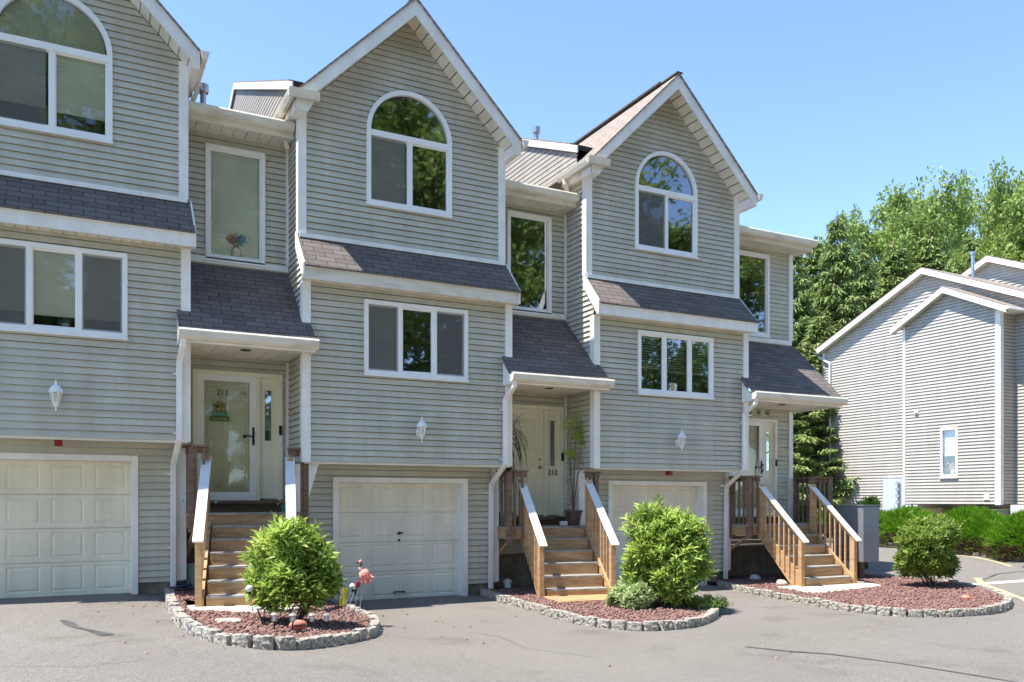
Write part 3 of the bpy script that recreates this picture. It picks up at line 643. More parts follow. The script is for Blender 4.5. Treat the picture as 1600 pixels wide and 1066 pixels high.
    q.prism([(.50,zl),(6.2,zl+.35),(11.5,zl+.1),(11.5,zl),(6.2,zl+.25),(.50,zl-.06)], lambda a,b: (xl,a,b), lambda a,b: (xr,a,b)); er = q.build('entry_upper_roof', SHIN, H, uvproj=lambda v: (v[0], v[1]))
    q = MB(); q.box(xl, .60, 7.57+dz, xr, .63, 7.66+dz)
    q.prism([(.60,zl+.06),(.56,zl+.06),(.47,zl+.08),(.455,zl+.05),(.47,zl-.04),(.51,zl-.07),(.60,zl-.07)], lambda a,b: (xl,a,b), lambda a,b: (xr+(.02 if last else -.01),a,b)); q.build('gutter', OLDTRIM, er)
    q = MB(); soffit_lines(q, xl, xr, .63, YE+.05, 7.572+dz, .2); q.build('soffit', SOFF, er)
    if last:
        q = MB(); q.prism([(.62,7.57+dz),(.62,zl-.0),(3.0,zl+.14),(3.0,7.57+dz)], lambda a,b: (xr,a,b), lambda a,b: (xr-.02,a,b)); q.build('end_board', OLDTRIM, er)
    # vent pipe
    if i < 3:
        vx, vy, vb, vt = {1:(2.0,1.5,8.0,8.86), 2:(9.6,3.5,9.75,10.45)}[i]; q = MB()
        q.lathe((vx,vy,vb), [(.05,0),(.05,vt-vb-.16),(.085,vt-vb-.16),(.09,vt-vb-.14),(.09,vt-vb-.02),(.05,vt-vb)], 14); q.build('vent_pipe', STEEL, H)
    # --- entry roof over the porch
    a_ = (YE, 5.42+dz); b_ = (-.40, 4.02+dz); xl, xr = x1-.16, xe+.10 if not last else xe+.12
    # the part between the bays is full depth, in front of the bays it runs out past both corners
    ln2 = math.hypot(a_[0]-b_[0], a_[1]-b_[1]); q = MB()
    def rp_(x, y): return (x, y, b_[1]+(y-b_[0])*(a_[1]-b_[1])/(a_[0]-b_[0]))
    xin0, xin1 = x1+.03, (xe-.03 if not last else xr)
    top = [rp_(xl,b_[0]-.03), rp_(xr,b_[0]-.03), rp_(xr,-.03), rp_(xin1,-.03), rp_(xin1,YE), rp_(xin0,YE), rp_(xin0,-.03), rp_(xl,-.03)]
    if last: top = [rp_(xl,b_[0]-.03), rp_(xr,b_[0]-.03), rp_(xr,YE), rp_(xin0,YE), rp_(xin0,-.03), rp_(xl,-.03)]
    n = len(top); bot = [(p[0],p[1],p[2]-.035) for p in top]
    q.quad(*top); q.quad(*bot[::-1])
    for k in range(n): q.quad(top[k], bot[k], bot[(k+1)%n], top[(k+1)%n])
    eo = q.build('entry_roof', SHIN, H, uvproj=lambda v: (v[0], (v[2]-b_[1])*ln2/(a_[1]-b_[1])))
    q = MB(); zl2 = 4.0+dz
    q.prism([(-.36,zl2-.0),(-.42,zl2+.0),(-.50,zl2+.03),(-.515,zl2),(-.495,zl2-.09),(-.45,zl2-.13),(-.36,zl2-.13)], lambda a,b: (xl-.02,a,b), lambda a,b: (xr+.02,a,b)); q.build('gutter', OLDTRIM if i != 1 else OLDTRIM, eo)
    q = MB(); q.box(xl, -.36, 3.84+dz, xr, -.335, 4.0+dz)
    for xx in (xl, xr-.02):
        q.prism([(-.335,3.84+dz),(-.05,3.84+dz),(-.05,4.25+dz),(-.335,3.98+dz)] if (xx == xl or not last) else [(-.335,3.84+dz),(YE,3.84+dz),(YE,5.36+dz),(-.335,3.98+dz)], lambda a,b: (xx,a,b), lambda a,b: (xx+.02,a,b))
    q.build('fascia', TRIM, eo)
    q = MB(); z_ = 3.88+dz
    soffit_lines(q, xl+.02, xr-.02, -.335, -.03, z_, .2); soffit_lines(q, x1+.03, xin1-(.02 if last else 0), -.03, YE, z_, .2); q.build('soffit', SOFF, eo)
    q = MB(); xm = (x1+xe)/2; q.lathe((xm, .15, z_-.012), [(.085,0),(.085,.011)], 20); q.build('recessed_light', mat('lamp_recess', (.05,.045,.04), .6) if 'lamp_recess' not in MATS else MATS['lamp_recess'], eo)
    # --- lower downspout
    q = MB(); xd = x1-.13
    q.rpipe([(xd+.02,-.42,3.88+dz),(xd+.02,-.40,3.78+dz),(xd,-.085,3.58+dz),(xd,-.085,2.42+dz),(xd-.03,.43,2.05+dz),(xd-.03,.455,g(xd)+.12)], .082, .065)
    dso = q.build('downspout', TRIM, H, bevel=.006)
    q = MB()
    for zz, yy, xx in ((3.4,-.03,xd),(2.5,-.03,xd),(1.9,.52,xd-.03),(.75,.52,xd-.03)): q = MB(); q.box(xx-.085, yy-.03, zz+dz-.012, xx+.085, yy+.0, zz+dz+.012); q.build('bracket', TRIM, dso)
    # --- windows
    if i == 1:
        x_ = [lw[0]+.633, lw[0]+1.267]
        slider(H, *lw, YB, x_, [(lw[0]+.07,x_[0]-.04,lw[2]+.3,lw[3]-.07,'grey'),(x_[0]+.04,x_[1]-.04,lw[2]+.27,lw[3]-.07,'w'),(x_[1]+.04,lw[1]-.07,lw[2]+.27,lw[3]-.07,'grey')], [(lw[0]+.07,x_[0]-.035),(x_[1]+.035,lw[1]-.07)])
        arch_window(H, *aw, YU, [(aw[0]+.08,xc-.04,aw[2]+.38,aw[2]+1.2,'w'),(xc+.02,aw[1]-.08,aw[2]+.35,aw[2]+1.2,'w')], (aw[0]+.075, xc-.03), fan=True)
        slider(H, *tall, YE, [], [(tall[0]+.07,tall[1]-.07,tall[2]+.08,tall[3]-.07,'w')], [])
    elif i == 2:
        x_ = [lw[0]+.633, lw[0]+1.267]
        slider(H, *lw, YB, x_, [(lw[0]+.07,x_[0]-.04,lw[2]+.08,lw[3]-.07,'grey')], [(lw[0]+.07,x_[0]-.035),(x_[1]+.035,lw[1]-.07)])
        arch_window(H, *aw, YU, [(aw[0]+.08,xc-.04,aw[2]+.08,aw[2]+1.2,'w')], (aw[0]+.075, xc-.03))
        slider(H, *tall, YE, [], [], [])
    else:
        x_ = [lw[0]+.66, lw[0]+1.3]
        slider(H, *lw, YB, x_, [(lw[0]+.08,x_[0]-.04,lw[2]+.55,lw[3]-.07,'slat'),(x_[0]+.04,x_[1]-.04,lw[2]+.5,lw[3]-.07,'slat'),(x_[1]+.04,lw[1]-.08,lw[2]+.5,lw[3]-.07,'slat')], [])
        arch_window(H, *aw, YU, [], (aw[0]+.075, xc-.03))
        slider(H, *tall, YE, [], [], [])
    # --- garage
    garage(H, gar[0], gar[1], gar[2], gar[3], YG, GARM if i == 1 else GARM2, 4, hw=(i != 1))
    if i != 1:
        pass
    lantern(H, x0+1.97, -.17, 2.95+dz)
    if i != 2:
        q = MB(); q.box(x0+1.945, .22, 2.28+dz, x0+2.05, .33, 2.39+dz); q.box(x0+1.96, .21, 2.295+dz, x0+2.035, .219, 2.375+dz); q.build('alarm_strobe', REDM, H, bevel=.01)
    # --- door
    d0, d1, dza, dzb = door; f = MB(); t_ = .07; ys = YE
    f.box(d0, ys-.05, dza, d0+t_, ys+.05, dzb); f.box(d1-t_, ys-.05, dza, d1, ys+.05, dzb); f.box(d0+t_, ys-.05, dzb-t_, d1-t_, ys+.05, dzb)
    dm = d0+1.02; f.box(dm, ys-.045, dza, dm+.06, ys+.05, dzb-t_)
    fo = f.build('door_frame', DOORM if i != 3 else TRIM, H, bevel=.005)
    da, db = d0+t_, dm; H_ = dzb-t_-dza; q = MB(); wd = db-da
    cx = [(da+.13, da+wd/2-.05), (da+wd/2+.05, db-.13)]
    panel_face(q, da, db, dza+.03, dzb-t_, ys+.03, (cx, [(dza+.2,dza+.85),(dza+1.0,dza+1.55),(dza+1.67,dza+1.93)]))
    do = q.build('front_door', DOORM, H)
    q = MB(); sa_, sb_ = dm+.06, d1-t_
    sx0, sx1, sz0, sz1 = sa_+.09, sb_-.11, dza+1.02, dzb-.28
    for bx in ((sa_,sz0-.0,sx0,sz1),(sx1,sz0,sb_,sz1),(sa_,dza+.03,sb_,sz0),(sa_,sz1,sb_,dzb-t_)): q.quad((bx[0],ys+.02,bx[1]),(bx[2],ys+.02,bx[1]),(bx[2],ys+.02,bx[3]),(bx[0],ys+.02,bx[3]))
    q.box(sx0-.03,ys+.005,sz0-.03,sx1+.03,ys+.019,sz0); q.box(sx0-.03,ys+.005,sz1,sx1+.03,ys+.019,sz1+.03); q.box(sx0-.03,ys+.005,sz0,sx0,ys+.019,sz1); q.box(sx1,ys+.005,sz0,sx1+.03,ys+.019,sz1)
    raised(q, sa_+.07, sb_-.09, dza+.15, dza+.85, ys+.018)
    sd = q.build('sidelight', DOORM, H)
    q = MB(); q.quad((sx0,ys+.022,sz0),(sx1,ys+.022,sz0),(sx1,ys+.022,sz1),(sx0,ys+.022,sz1)); q.build('sidelight_pane', GLASS, sd)
    q = MB(); q.quad((sx0-.02,ys+.3,sz0),(sx1+.02,ys+.3,sz0),(sx1+.02,ys+.3,sz1),(sx0-.02,ys+.3,sz1)); q.build('sidelight_interior', ROOM, sd)
    if i in (1,): slat_blind(sx0, sx1, sz0+.2, sz1-.08, ys+.06, .03, .01).build('blind', BLIND2, sd)
    q = MB(); q.box(d0-.02, ys-.16, dza-.05, d1+.02, ys+.05, dza-.0); q.build('threshold', DWOOD if i < 3 else TRIM, H)
    q = MB(); q.box(x1+.0, ys-.0, dza-.22, xe-.0, ys+.0, dza-.05) if False else q.box(d0-.02, ys-.05, dza-.25, d1+.02, ys-.0, dza-.05); q.build('threshold_riser', DWOOD, H)
    q = MB(); q.box(d1-.065, ys-.075, dza+1.12, d1-.015, ys-.051, dza+1.28); q.build('doorbell', DARK, H)
    if i in (1, 3):
        s0 = MB(); a, b = da+.0, db; yy = ys-.04; w_ = .11
        s0.box(a, yy, dza+.0, a+w_, yy+.03, dzb-t_); s0.box(b-w_, yy, dza, b, yy+.03, dzb-t_); s0.box(a+w_, yy, dza, b-w_, yy+.03, dza+.14); s0.box(a+w_, yy, dzb-t_-.1, b-w_, yy+.03, dzb-t_)
        st = s0.build('storm_door', VINYLW, H, bevel=.004)
        q = MB(); q.quad((a+w_,yy+.015,dza+.14),(b-w_,yy+.015,dza+.14),(b-w_,yy+.015,dzb-t_-.1),(a+w_,yy+.015,dzb-t_-.1)); q.build('storm_pane', SGLASS, st)
        q = MB(); q.tube([(b-.05,yy-.0,dza+.98),(b-.05,yy-.05,dza+1.0),(b-.05,yy-.05,dza+1.15),(b-.05,yy,dza+1.17)], .016, 8); q.box(b-.068,yy-.008,dza+.93,b-.032,yy-.001,dza+1.24); q.tube([(b-.06,yy-.03,dza+1.08),(b-.17,yy-.04,dza+1.09)], .012); q.ball((b-.19,yy+.02,dza+1.08), .03); q.build('handle', DARK, st)
        if i == 1: text('211', .07, NUM, 'number', st, (b-w_-.1, yy+.01, dzb-.36))
    else:
        q = MB(); q.ball((db-.09, ys-.03, dza+.98), .032); q.lathe((db-.09,ys+.0,dza+.98),[(.03,-.03),(.03,.03)],10); q.ball((db-.09, ys+.0, dza+1.14), .03, .6); q.build('handle', BRASS, do)
    if i == 1: text('211', .13, NUM, 'number', do, (2.25, ys+.015, dza+1.80))
    if i == 2: text('212', .15, NUM, 'number', sd, ((sx0+sx1)/2, ys-.0, sz0-.14))
    if i == 3:
        for k in range(4):
            q = MB(); cx_ = d0+.36+k*.27; q.box(cx_-.055, ys-.03, dzb+.10, cx_+.055, ys-.018, dzb+.21); q.build('number_tile', MATS.get('tile_brown') or mat('tile_brown', (.17,.145,.11), .6, .1), H)
    if i == 2:
        q = MB(); q.prism([(x0+.05,2.37),(x0+.26,2.37),(x0+.09,1.80),(x0+.05,1.80)], lambda a,b: (a,YB+.06,b), lambda a,b: (a,YB+.09,b)); q.build('corner_bracket', TRIM, H)
    # closing walls so that the house is solid from the side and back
    q = MB(); q.box(x0+.05, YE+2.4, 0, xe-.02, 11.5, 7.6+dz); q.build('back_wall', SID, H)
    return H

U1 = townhouse(1, -2.16, 1.579, 3.352, .27, 'grey sided townhouse at the left end, its door numbered 211 behind a white storm door', (1.97,2.94,5.76,7.67), (1.77,3.23,1.76,3.92), (-1.6,.92,.31,2.45))
U2 = townhouse(2, 3.352, 7.096, 8.936, 0, 'middle grey sided townhouse of the row, its cream door numbered 212', (7.57,8.57,5.49,7.44), (7.39,8.85,1.44,3.65), (3.97,6.5,-.03,2.16))
U3 = townhouse(3, 8.936, 12.757, 15.11, 0, 'grey sided townhouse at the right end of the row, slatted blinds downstairs', (13.40,14.41,5.56,7.47), (13.19,14.65,1.44,3.65), (9.6,12.13,-.07,2.16), last=True)

# ------------------------------------------------------------------ stairs with landing
def stairs(label, topc, ang, n, rise, zl, zbase, width, land, dark_post=None, right_side=False):
    """topc: centre of flight at the landing edge (x,y); ang: twist; land: (xl, xr, yfront, yback, list of rail runs)"""
    S = empty('wooden_stairs', (topc[0], topc[1], zbase), label, 'stairs', 'wooden entry stairs with railings')
    run = .235; dv = Vector((-math.sin(ang), -math.cos(ang), 0)); rv = Vector((math.cos(ang), -math.sin(ang), 0)); T = Vector((topc[0], topc[1], 0))
    rot = -ang
    def P(s, r, z): return T+dv*s+rv*r+Vector((0,0,z))
    def bx(mb, s0, s1, r0, r1, z0, z1): mb.hexa([P(s1,r0,z0),P(s1,r1,z0),P(s0,r1,z0),P(s0,r0,z0),P(s1,r0,z1),P(s1,r1,z1),P(s0,r1,z1),P(s0,r0,z1)])
    hw = width/2
    for k in range(1, n):            # tread k below landing
        z = zl-k*rise; m = MB(); bx(m, (k-1)*run+.0, k*run+.03, -hw+.05, hw-.05, z-.035, z); m.build('tread', TREAD, S, bevel=.004)
    for k in range(n):
        z = zl-k*rise; m = MB(); bx(m, k*run-.0, k*run+.022, -hw+.052, hw-.052, (z-rise+.003 if k < n-1 else zbase-.06), z-.037); m.build('riser', WOODH, S)
    L = (n-1)*run
    for sgn in (-1, 1):
        r0, r1 = (sgn*hw-.02, sgn*hw+.02)
        m = MB(); prof = [(0,zl-.02),(0,zl-.32),(L+.02,zbase-.02),(L+.06,zbase-.02),(L+.06,zbase+rise-.02)]
        prof = [(-.02,zl-.0),(-.02,zl-.34),(L-.25,zbase-.02),(L+.03,zbase-.02),(L+.03,zbase+rise-.05),(L-.02,zbase+rise+.02)]
        m.prism(prof, lambda s,z: P(s,r0,z), lambda s,z: P(s,r1,z)); m.build('stringer', WOOD, S)
        # posts
        m = MB(); c = P(L+.0, sgn*(hw+.05), 0); m.vbar(c.x, c.y, zbase-.05, zbase+1.04, .09, .09, rot); m.build('bottom_post', WOOD, S, bevel=.005)
        m = MB(); c = P(.03, sgn*(hw+.05), 0); m.vbar(c.x, c.y, zl-.3, zl+.88, .09, .09, rot); m.build('top_post', WOOD, S, bevel=.005)
        # sloped rails
        z0, z1 = zl+.83, zbase+1.02
        A = P(.0, sgn*(hw+.05), z0); B = P(L+.03, sgn*(hw+.05), z1-.01)
        sl_ = (z1-z0)/(L)
        m = MB(); m.bar(A+Vector((0,0,-.05)), B+Vector((0,0,-.05)), .035, .09); m.build('rail', WOOD, S)
        A = P(-.02, sgn*(hw+.05), z0+.045); B = P(L+.14, sgn*(hw+.05), z0+.045+sl_*(L+.14)); m = MB(); m.bar(A, B, .145, .032); m.build('handrail_cap', CAP, S, bevel=.006)
        m = MB()
        nb = 8
        for k in range(nb):
            s = .13+(L-.20)*k/(nb-1); c = P(s, sgn*(hw+.035), 0); zt = z0+sl_*s-.0
            zb = zl-.30-(rise/run)*s*.98
            m = MB(); m.vbar(c.x, c.y, max(zb, zbase+.03), zt-.02, .035, .035, rot); m.build('baluster', WOOD, S)
    # landing
    xl, xr, yf, yb_, runs = land
    m = MB(); nbd = int((yb_-yf)/.14)
    for k in range(nbd): m.box(xl, yf+k*(yb_-yf)/nbd+.003, zl-.035, xr, yf+(k+1)*(yb_-yf)/nbd-.003, zl)
    m.build('landing_deck', TREAD, S)
    m = MB(); m.box(xl+.01, yf+.02, zl-.22, xr-.01, yf+.06, zl-.037); m.box(xl+.01, yf+.061, zl-.22, xl+.05, yb_, zl-.037); m.box(xr-.05, yf+.061, zl-.22, xr-.01, yb_, zl-.037); m.build('rim_joist', WOODH, S)
    for (ax, ay, bx_, by, posts) in runs:
        A = Vector((ax,ay,0)); B = Vector((bx_,by,0)); ln = (B-A).length; zr = zl+1.02
        m = MB(); m.bar(A+Vector((0,0,zr+.015)), B+Vector((0,0,zr+.015)), .15, .03); m.build('landing_cap', DWOOD, S)
        m = MB(); m.bar(A+Vector((0,0,zr-.05)), B+Vector((0,0,zr-.05)), .035, .09); m.build('landing_rail', DWOOD, S)
        for fr_ in posts:
            p = A.lerp(B, fr_); m = MB(); m.vbar(p.x, p.y, zl-.3, zr, .09, .09); m.build('landing_post', DWOOD, S, bevel=.005)
        nb = max(2, int(ln/.13))
        for k in range(nb):
            p = A.lerp(B, (k+.7)/(nb+.4)); m = MB(); m.vbar(p.x, p.y-.03 if abs(ay-by) < .1 else p.y, zl-.2, zr-.005, .035, .035); m.build('baluster', DWOOD, S)
    # support posts and diagonal brace
    for xx in (xl+.1, xr-.1):
        m = MB(); m.vbar(xx, yb_-.12, g(xx)-.05, zl-.24, .09, .09); m.build('support_post', DWOOD, S)
    m = MB(); m.bar((xl+.12, yf+.08, zl-.22), (xl+.05, yb_-.08, zl-.75), .07, .04); m.build('brace', WOOD, S)
    m = MB(); m.bar((xr-.02, yf+.08, zl-.22), (xr-.02, .5, zl-.72), .07, .04); m.build('brace', WOOD, S)
    return S

stairs('wooden stairs up to the storm door numbered 211, half behind a bush', (2.50,.08), R(12), 7, .192, 1.565, g(2.2)+.05, 1.16,
       (1.60, 3.42, .06, 1.0, [(1.63,.10,1.90,.10,[.05]), (1.62,.14,1.62,.5,[]), (3.12,.10,3.42,.10,[.93])]))
stairs('wooden stairs up to the cream door numbered 212 with potted plants', (8.13,.12), R(11), 6, .212, 1.27, .03, 1.24,
       (7.10, 9.06, .08, 1.0, [(7.14,.12,7.52,.12,[.03]), (7.14,.16,7.14,.5,[]), (8.80,.12,9.12,.12,[.75])]))
stairs('wooden stairs of the end townhouse beside the dark grey mailbox cabinet', (13.86,-.06), R(1), 6, .212, 1.24, -.02, 1.38,
       (12.76, 15.25, -.06, 1.0, [(12.80,-.03,13.12,-.03,[.03]), (12.80,.01,12.80,.5,[.95]), (14.62,-.03,15.25,-.03,[.05,.95]), (15.2,.0,15.2,.98,[.98])]))

# ------------------------------------------------------------------ paving marks
def strip(name, pts, w_, m, lift, parent=None):
    q = MB(); P = [Vector((p[0], p[1], 0)) for p in pts]; L = []
    for i, p in enumerate(P):
        d = (P[min(i+1,len(P)-1)]-P[max(i-1,0)]).normalized(); n = Vector((-d.y, d.x, 0)); ww = (w_[i] if isinstance(w_, list) else w_)/2
        L.append((p+n*ww, p-n*ww))
    for i in range(len(L)-1):
        k = 4
        for j in range(k):
            a = L[i][0].lerp(L[i+1][0], j/k); b = L[i][1].lerp(L[i+1][1], j/k); c = L[i][1].lerp(L[i+1][1], (j+1)/k); d = L[i][0].lerp(L[i+1][0], (j+1)/k)
            q.quad(*[(v.x, v.y, g(v.x)+lift) for v in (a,b,c,d)])
    return q.build(name, m, parent)
tag(strip('tarred_crack', [(7.2,-6.0),(7.45,-6.45),(7.75,-6.8),(7.85,-7.1),(8.0,-7.55),(8.1,-8.15),(8.2,-8.8),(8.4,-9.8)], [.03,.09,.07,.05,.04,.05,.05,.04], TAR, .005), kind='structure')
for k, pts in enumerate([[(1.2,-7.4),(1.9,-7.1),(2.5,-7.3),(3.3,-7.0),(4.1,-7.1)],[(9.5,-5.2),(10.2,-5.6),(10.9,-5.5),(11.8,-6.1)],[(4.6,-3.2),(4.9,-4.0),(4.8,-4.9),(5.2,-5.8)],[(-.6,-5.2),(.1,-5.6),(.6,-5.5)]]): tag(strip('hairline_crack', pts, [.003,.007,.005,.007,.003][:len(pts)], TAR, .005), kind='structure')
tag(strip('tarred_patch', [(-.1,-2.25),(-.02,-2.6),(.05,-3.0),(.18,-3.3),(.35,-3.8)], [.04,.13,.07,.07,.14], TAR, .005), kind='structure')
tag(strip('tarred_crack', [(17.4,-2.2),(18.2,-2.0),(18.9,-2.3),(19.3,-1.9),(20.0,-2.4)], [.03,.08,.05,.08,.03], TAR, .005), kind='structure')
tag(strip('white_line', [(15.9,-1.95),(17.0,-2.45),(18.2,-3.2),(19.6,-4.1),(21,-5)], .28, PAINTW, .005), kind='structure')
tag(strip('yellow_line', [(20.4,.9),(20.1,-.2),(19.75,-.9),(19.2,-1.7)], .09, PAINTY, .005), kind='structure')
tag(strip('yellow_line', [(17.6,-1.95),(16.95,-2.5),(16.45,-3.2),(15.6,-4.2),(14.9,-4.8)], .13, PAINTY, .006), kind='structure')

# ------------------------------------------------------------------ beds, kerbs
def smooth_path(pts, step):
    P = [Vector((p[0],p[1])) for p in pts]; out = []
    for i in range(len(P)-1):
        p0, p1, p2, p3 = P[max(i-1,0)], P[i], P[i+1], P[min(i+2,len(P)-1)]
        for k in range(20):
            t = k/20; out.append(.5*((2*p1)+(-p0+p2)*t+(2*p0-5*p1+4*p2-p3)*t*t+(-p0+3*p1-3*p2+p3)*t**3))
    out.append(P[-1]); res = [out[0]]; acc = 0
    for a, b in zip(out[:-1], out[1:]):
        acc += (b-a).length
        if acc >= step: res.append(b); acc -= step
    return res
def inside(x, y, poly):
    c = False; j = len(poly)-1
    for i in range(len(poly)):
        xi, yi = poly[i]; xj, yj = poly[j]
        if (yi > y) != (yj > y) and x < (xj-xi)*(y-yi)/(yj-yi)+xi: c = not c
        j = i
    return c
def stone_mesh(seed, L=.205, D=.12, H=.165):
    q = MB(); n = 5; idx = {}
    r = random.Random(seed)
    V = []; F = []
    def vid(i, j, k):
        if (i,j,k) not in idx:
            x, y, z = (i/n-.5), (j/n-.5), (k/n)
            nb = noise.noise(Vector((x*3+seed*7, y*3, z*3)))*.5; sc_ = 1
            # rounded, rock-faced
            ex = abs(x)*2; ey = abs(y)*2; ez = abs(z-.5)*2
            rd = 1-.10*max(0, ex-.5)*max(0, ey-.5)*4-.07*max(0, ez-.6)*max(ex,ey)
            d = .016*noise.noise(Vector((x*4+seed*3.1, y*4+5, z*4)))+.010*noise.noise(Vector((x*11+seed, y*11, z*11)))
            v = Vector((x*L*rd*(1+.04*math.sin(seed)), y*D*rd, z*H)); nn = Vector((x*2*(ex>.9), y*2*(ey>.9), (z-.5)*2*(ez>.9)))
            if nn.length > 0: v += nn.normalized()*d
            idx[i,j,k] = len(V); V.append(tuple(v))
        return idx[i,j,k]
    for a in range(n):
        for b in range(n):
            F.append((vid(a,b,n),vid(a+1,b,n),vid(a+1,b+1,n),vid(a,b+1,n)))
            F.append((vid(a,0,b),vid(a+1,0,b),vid(a+1,0,b+1),vid(a,0,b+1))); F.append((vid(a,n,b),vid(a,n,b+1),vid(a+1,n,b+1),vid(a+1,n,b)))
            F.append((vid(0,a,b),vid(0,a,b+1),vid(0,a+1,b+1),vid(0,a+1,b))); F.append((vid(n,a,b),vid(n,a+1,b),vid(n,a+1,b+1),vid(n,a,b+1)))
    me = bpy.data.meshes.new('kerb_stone'); me.from_pydata(V, [], F); me.materials.append(GRAN); me.update(); return me
STONES = [stone_mesh(k) for k in range(7)]
def kerb(pts, label, group, step=.225, h=0, off=.06):
    P = smooth_path(pts, step)
    for i in range(len(P)-1):
        a, b = P[i], P[i+1]; d = (b-a); m = (a+b)/2
        o = bpy.data.objects.new('kerb_stone', STONES[rnd.randrange(7)]); COL.objects.link(o)
        n = Vector((-d.y, d.x)).normalized(); m = m+n*off*0
        o.location = (m.x, m.y, g(m.x)-.045+rnd.uniform(-.012,.012)+h); o.rotation_euler = (rnd.uniform(-.04,.04), rnd.uniform(-.03,.03), math.atan2(d.y, d.x)+rnd.uniform(-.05,.05)+(math.pi if rnd.random()<.5 else 0))
        s = rnd.uniform(.95,1.03); o.scale = (s, rnd.uniform(.95,1.15), rnd.uniform(.93,1.06)); tag(o, label, 'kerb stone', group)
    # mortar bedding
def bed(name, poly, label, nrock, z=.075, holes=()):
    xs = [p[0] for p in poly]; ys = [p[1] for p in poly]; st = .05; V = []; F = []; idx = {}
    nx = int((max(xs)-min(xs))/st)+1; ny = int((max(ys)-min(ys))/st)+1
    pp = [(p[0],p[1]) for p in smooth_path(poly+[poly[0]], .1)]
    def vid(i, j):
        if (i,j) not in idx:
            x = min(xs)+i*st; y = min(ys)+j*st; idx[i,j] = len(V)
            V.append((x, y, g(x)+z+.012*noise.noise(Vector((x*6,y*6,0)))+.01*noise.noise(Vector((x*17,y*17,3)))))
        return idx[i,j]
    for i in range(nx):
        for j in range(ny):
            if inside(min(xs)+(i+.5)*st, min(ys)+(j+.5)*st, pp) and not any(inside(min(xs)+(i+.5)*st, min(ys)+(j+.5)*st, h) for h in holes): F.append((vid(i,j),vid(i+1,j),vid(i+1,j+1),vid(i,j+1)))
    base = [(1,0,0),(-1,0,0),(0,1,0),(0,-1,0),(0,0,1),(0,0,-1)]; fc = [(0,2,4),(2,1,4),(1,3,4),(3,0,4),(2,0,5),(1,2,5),(3,1,5),(0,3,5)]
    F = [(a,b,c) for a,b,c,d in F]+[(a,c,d) for a,b,c,d in F]
    k = 0
    while k < nrock:
        x = rnd.uniform(min(xs),max(xs)); y = rnd.uniform(min(ys),max(ys))
        if not inside(x, y, pp) or any(inside(x, y, h) for h in holes): continue
        k += 1; r = rnd.uniform(.013,.036); n0 = len(V); rot = Matrix.Rotation(rnd.uniform(0,6), 3, Vector((rnd.random(),rnd.random(),rnd.random()+.1)))
        for b_ in base:
            v = rot @ (Vector(b_)*r*rnd.uniform(.7,1.3)); V.append((x+v.x, y+v.y, g(x)+z+r*.4+v.z*.8))
        F += [(n0+a, n0+b, n0+c) for a,b,c in fc]
    o = npmesh(name, V, F, MULCHR); tag(o, label, 'mulch', kind='stuff'); return o
I1 = [(1.36,.42),(1.20,-1.7),(1.16,-3.4),(1.24,-4.15),(1.40,-4.6),(1.68,-4.85),(1.98,-4.88),(2.44,-4.52),(2.98,-3.92),(3.40,-3.36),(3.78,-2.2),(3.84,-.6),(3.78,.42)]
I2 = [(6.75,.42),(6.62,-.9),(6.55,-1.92),(6.44,-2.93),(6.44,-3.6),(6.60,-4.08),(6.86,-4.4),(7.33,-4.46),(7.88,-4.3),(8.45,-3.9),(9.12,-3.22),(9.42,-2.3),(9.42,-1.0),(9.3,.42)]
I3 = [(12.2,.2),(11.80,-1.19),(11.53,-2.47),(11.34,-3.52),(11.34,-4.1),(11.5,-4.66),(11.8,-4.98),(12.28,-5.14),(12.9,-5.22),(13.72,-5.03),(15.0,-4.25),(15.98,-3.1),(16.45,-1.9),(16.4,-.6),(16.0,.6)]
kerb(I1, 'rough granite edging block around the flamingo bed below door 211', 'granite blocks edging the flamingo bed')
kerb(I2, 'rough granite edging block around the middle bed below door 212', 'granite blocks edging the middle bed')
kerb(I3, 'rough granite edging block around the end bed by the mailbox cabinet', 'granite blocks edging the end bed')
PAD1 = [(1.32,-2.45),(2.1,-2.25),(3.0,-1.85),(3.15,-.7),(1.4,-.95)]; PAD3 = [(12.3,-2.3),(14.75,-1.85),(15.15,-1.0),(12.6,-1.0)]
bed('mulch', I1+[(3.7,.95),(1.5,.95)], 'red lava rock mulch filling the bed below door 211', 5600, holes=[PAD1])
bed('mulch', I2+[(9.2,.95),(6.9,.95)], 'red lava rock mulch filling the bed below door 212', 5200)
bed('mulch', I3+[(15.5,1.2),(12.5,.95)], 'red lava rock mulch filling the end bed with the round bush', 7000, holes=[PAD3])
def slab(poly, z0, z1, m, name, label, cat):
    q = MB(); zz = lambda x: g(x)
    q.prism(poly, lambda x,y: (x,y,z1), lambda x,y: (x,y,z0)); o = q.build(name, m, bevel=.01); tag(o, label, cat); return o
slab(PAD1, .0, g(2.2)+.09, CONC, 'concrete_pad', 'pale concrete pad at the foot of the stairs to door 211', 'pad')
slab(PAD3, -.2, -.02+.045, CONC, 'concrete_pad', 'pale concrete pad at the foot of the end stairs', 'pad')
slab([(7.1,-1.75),(8.4,-1.85),(8.75,-1.0),(7.3,-.8)], -.1, .098, WOODH, 'wooden_step', 'flat brown board at the foot of the stairs to door 212', 'board')

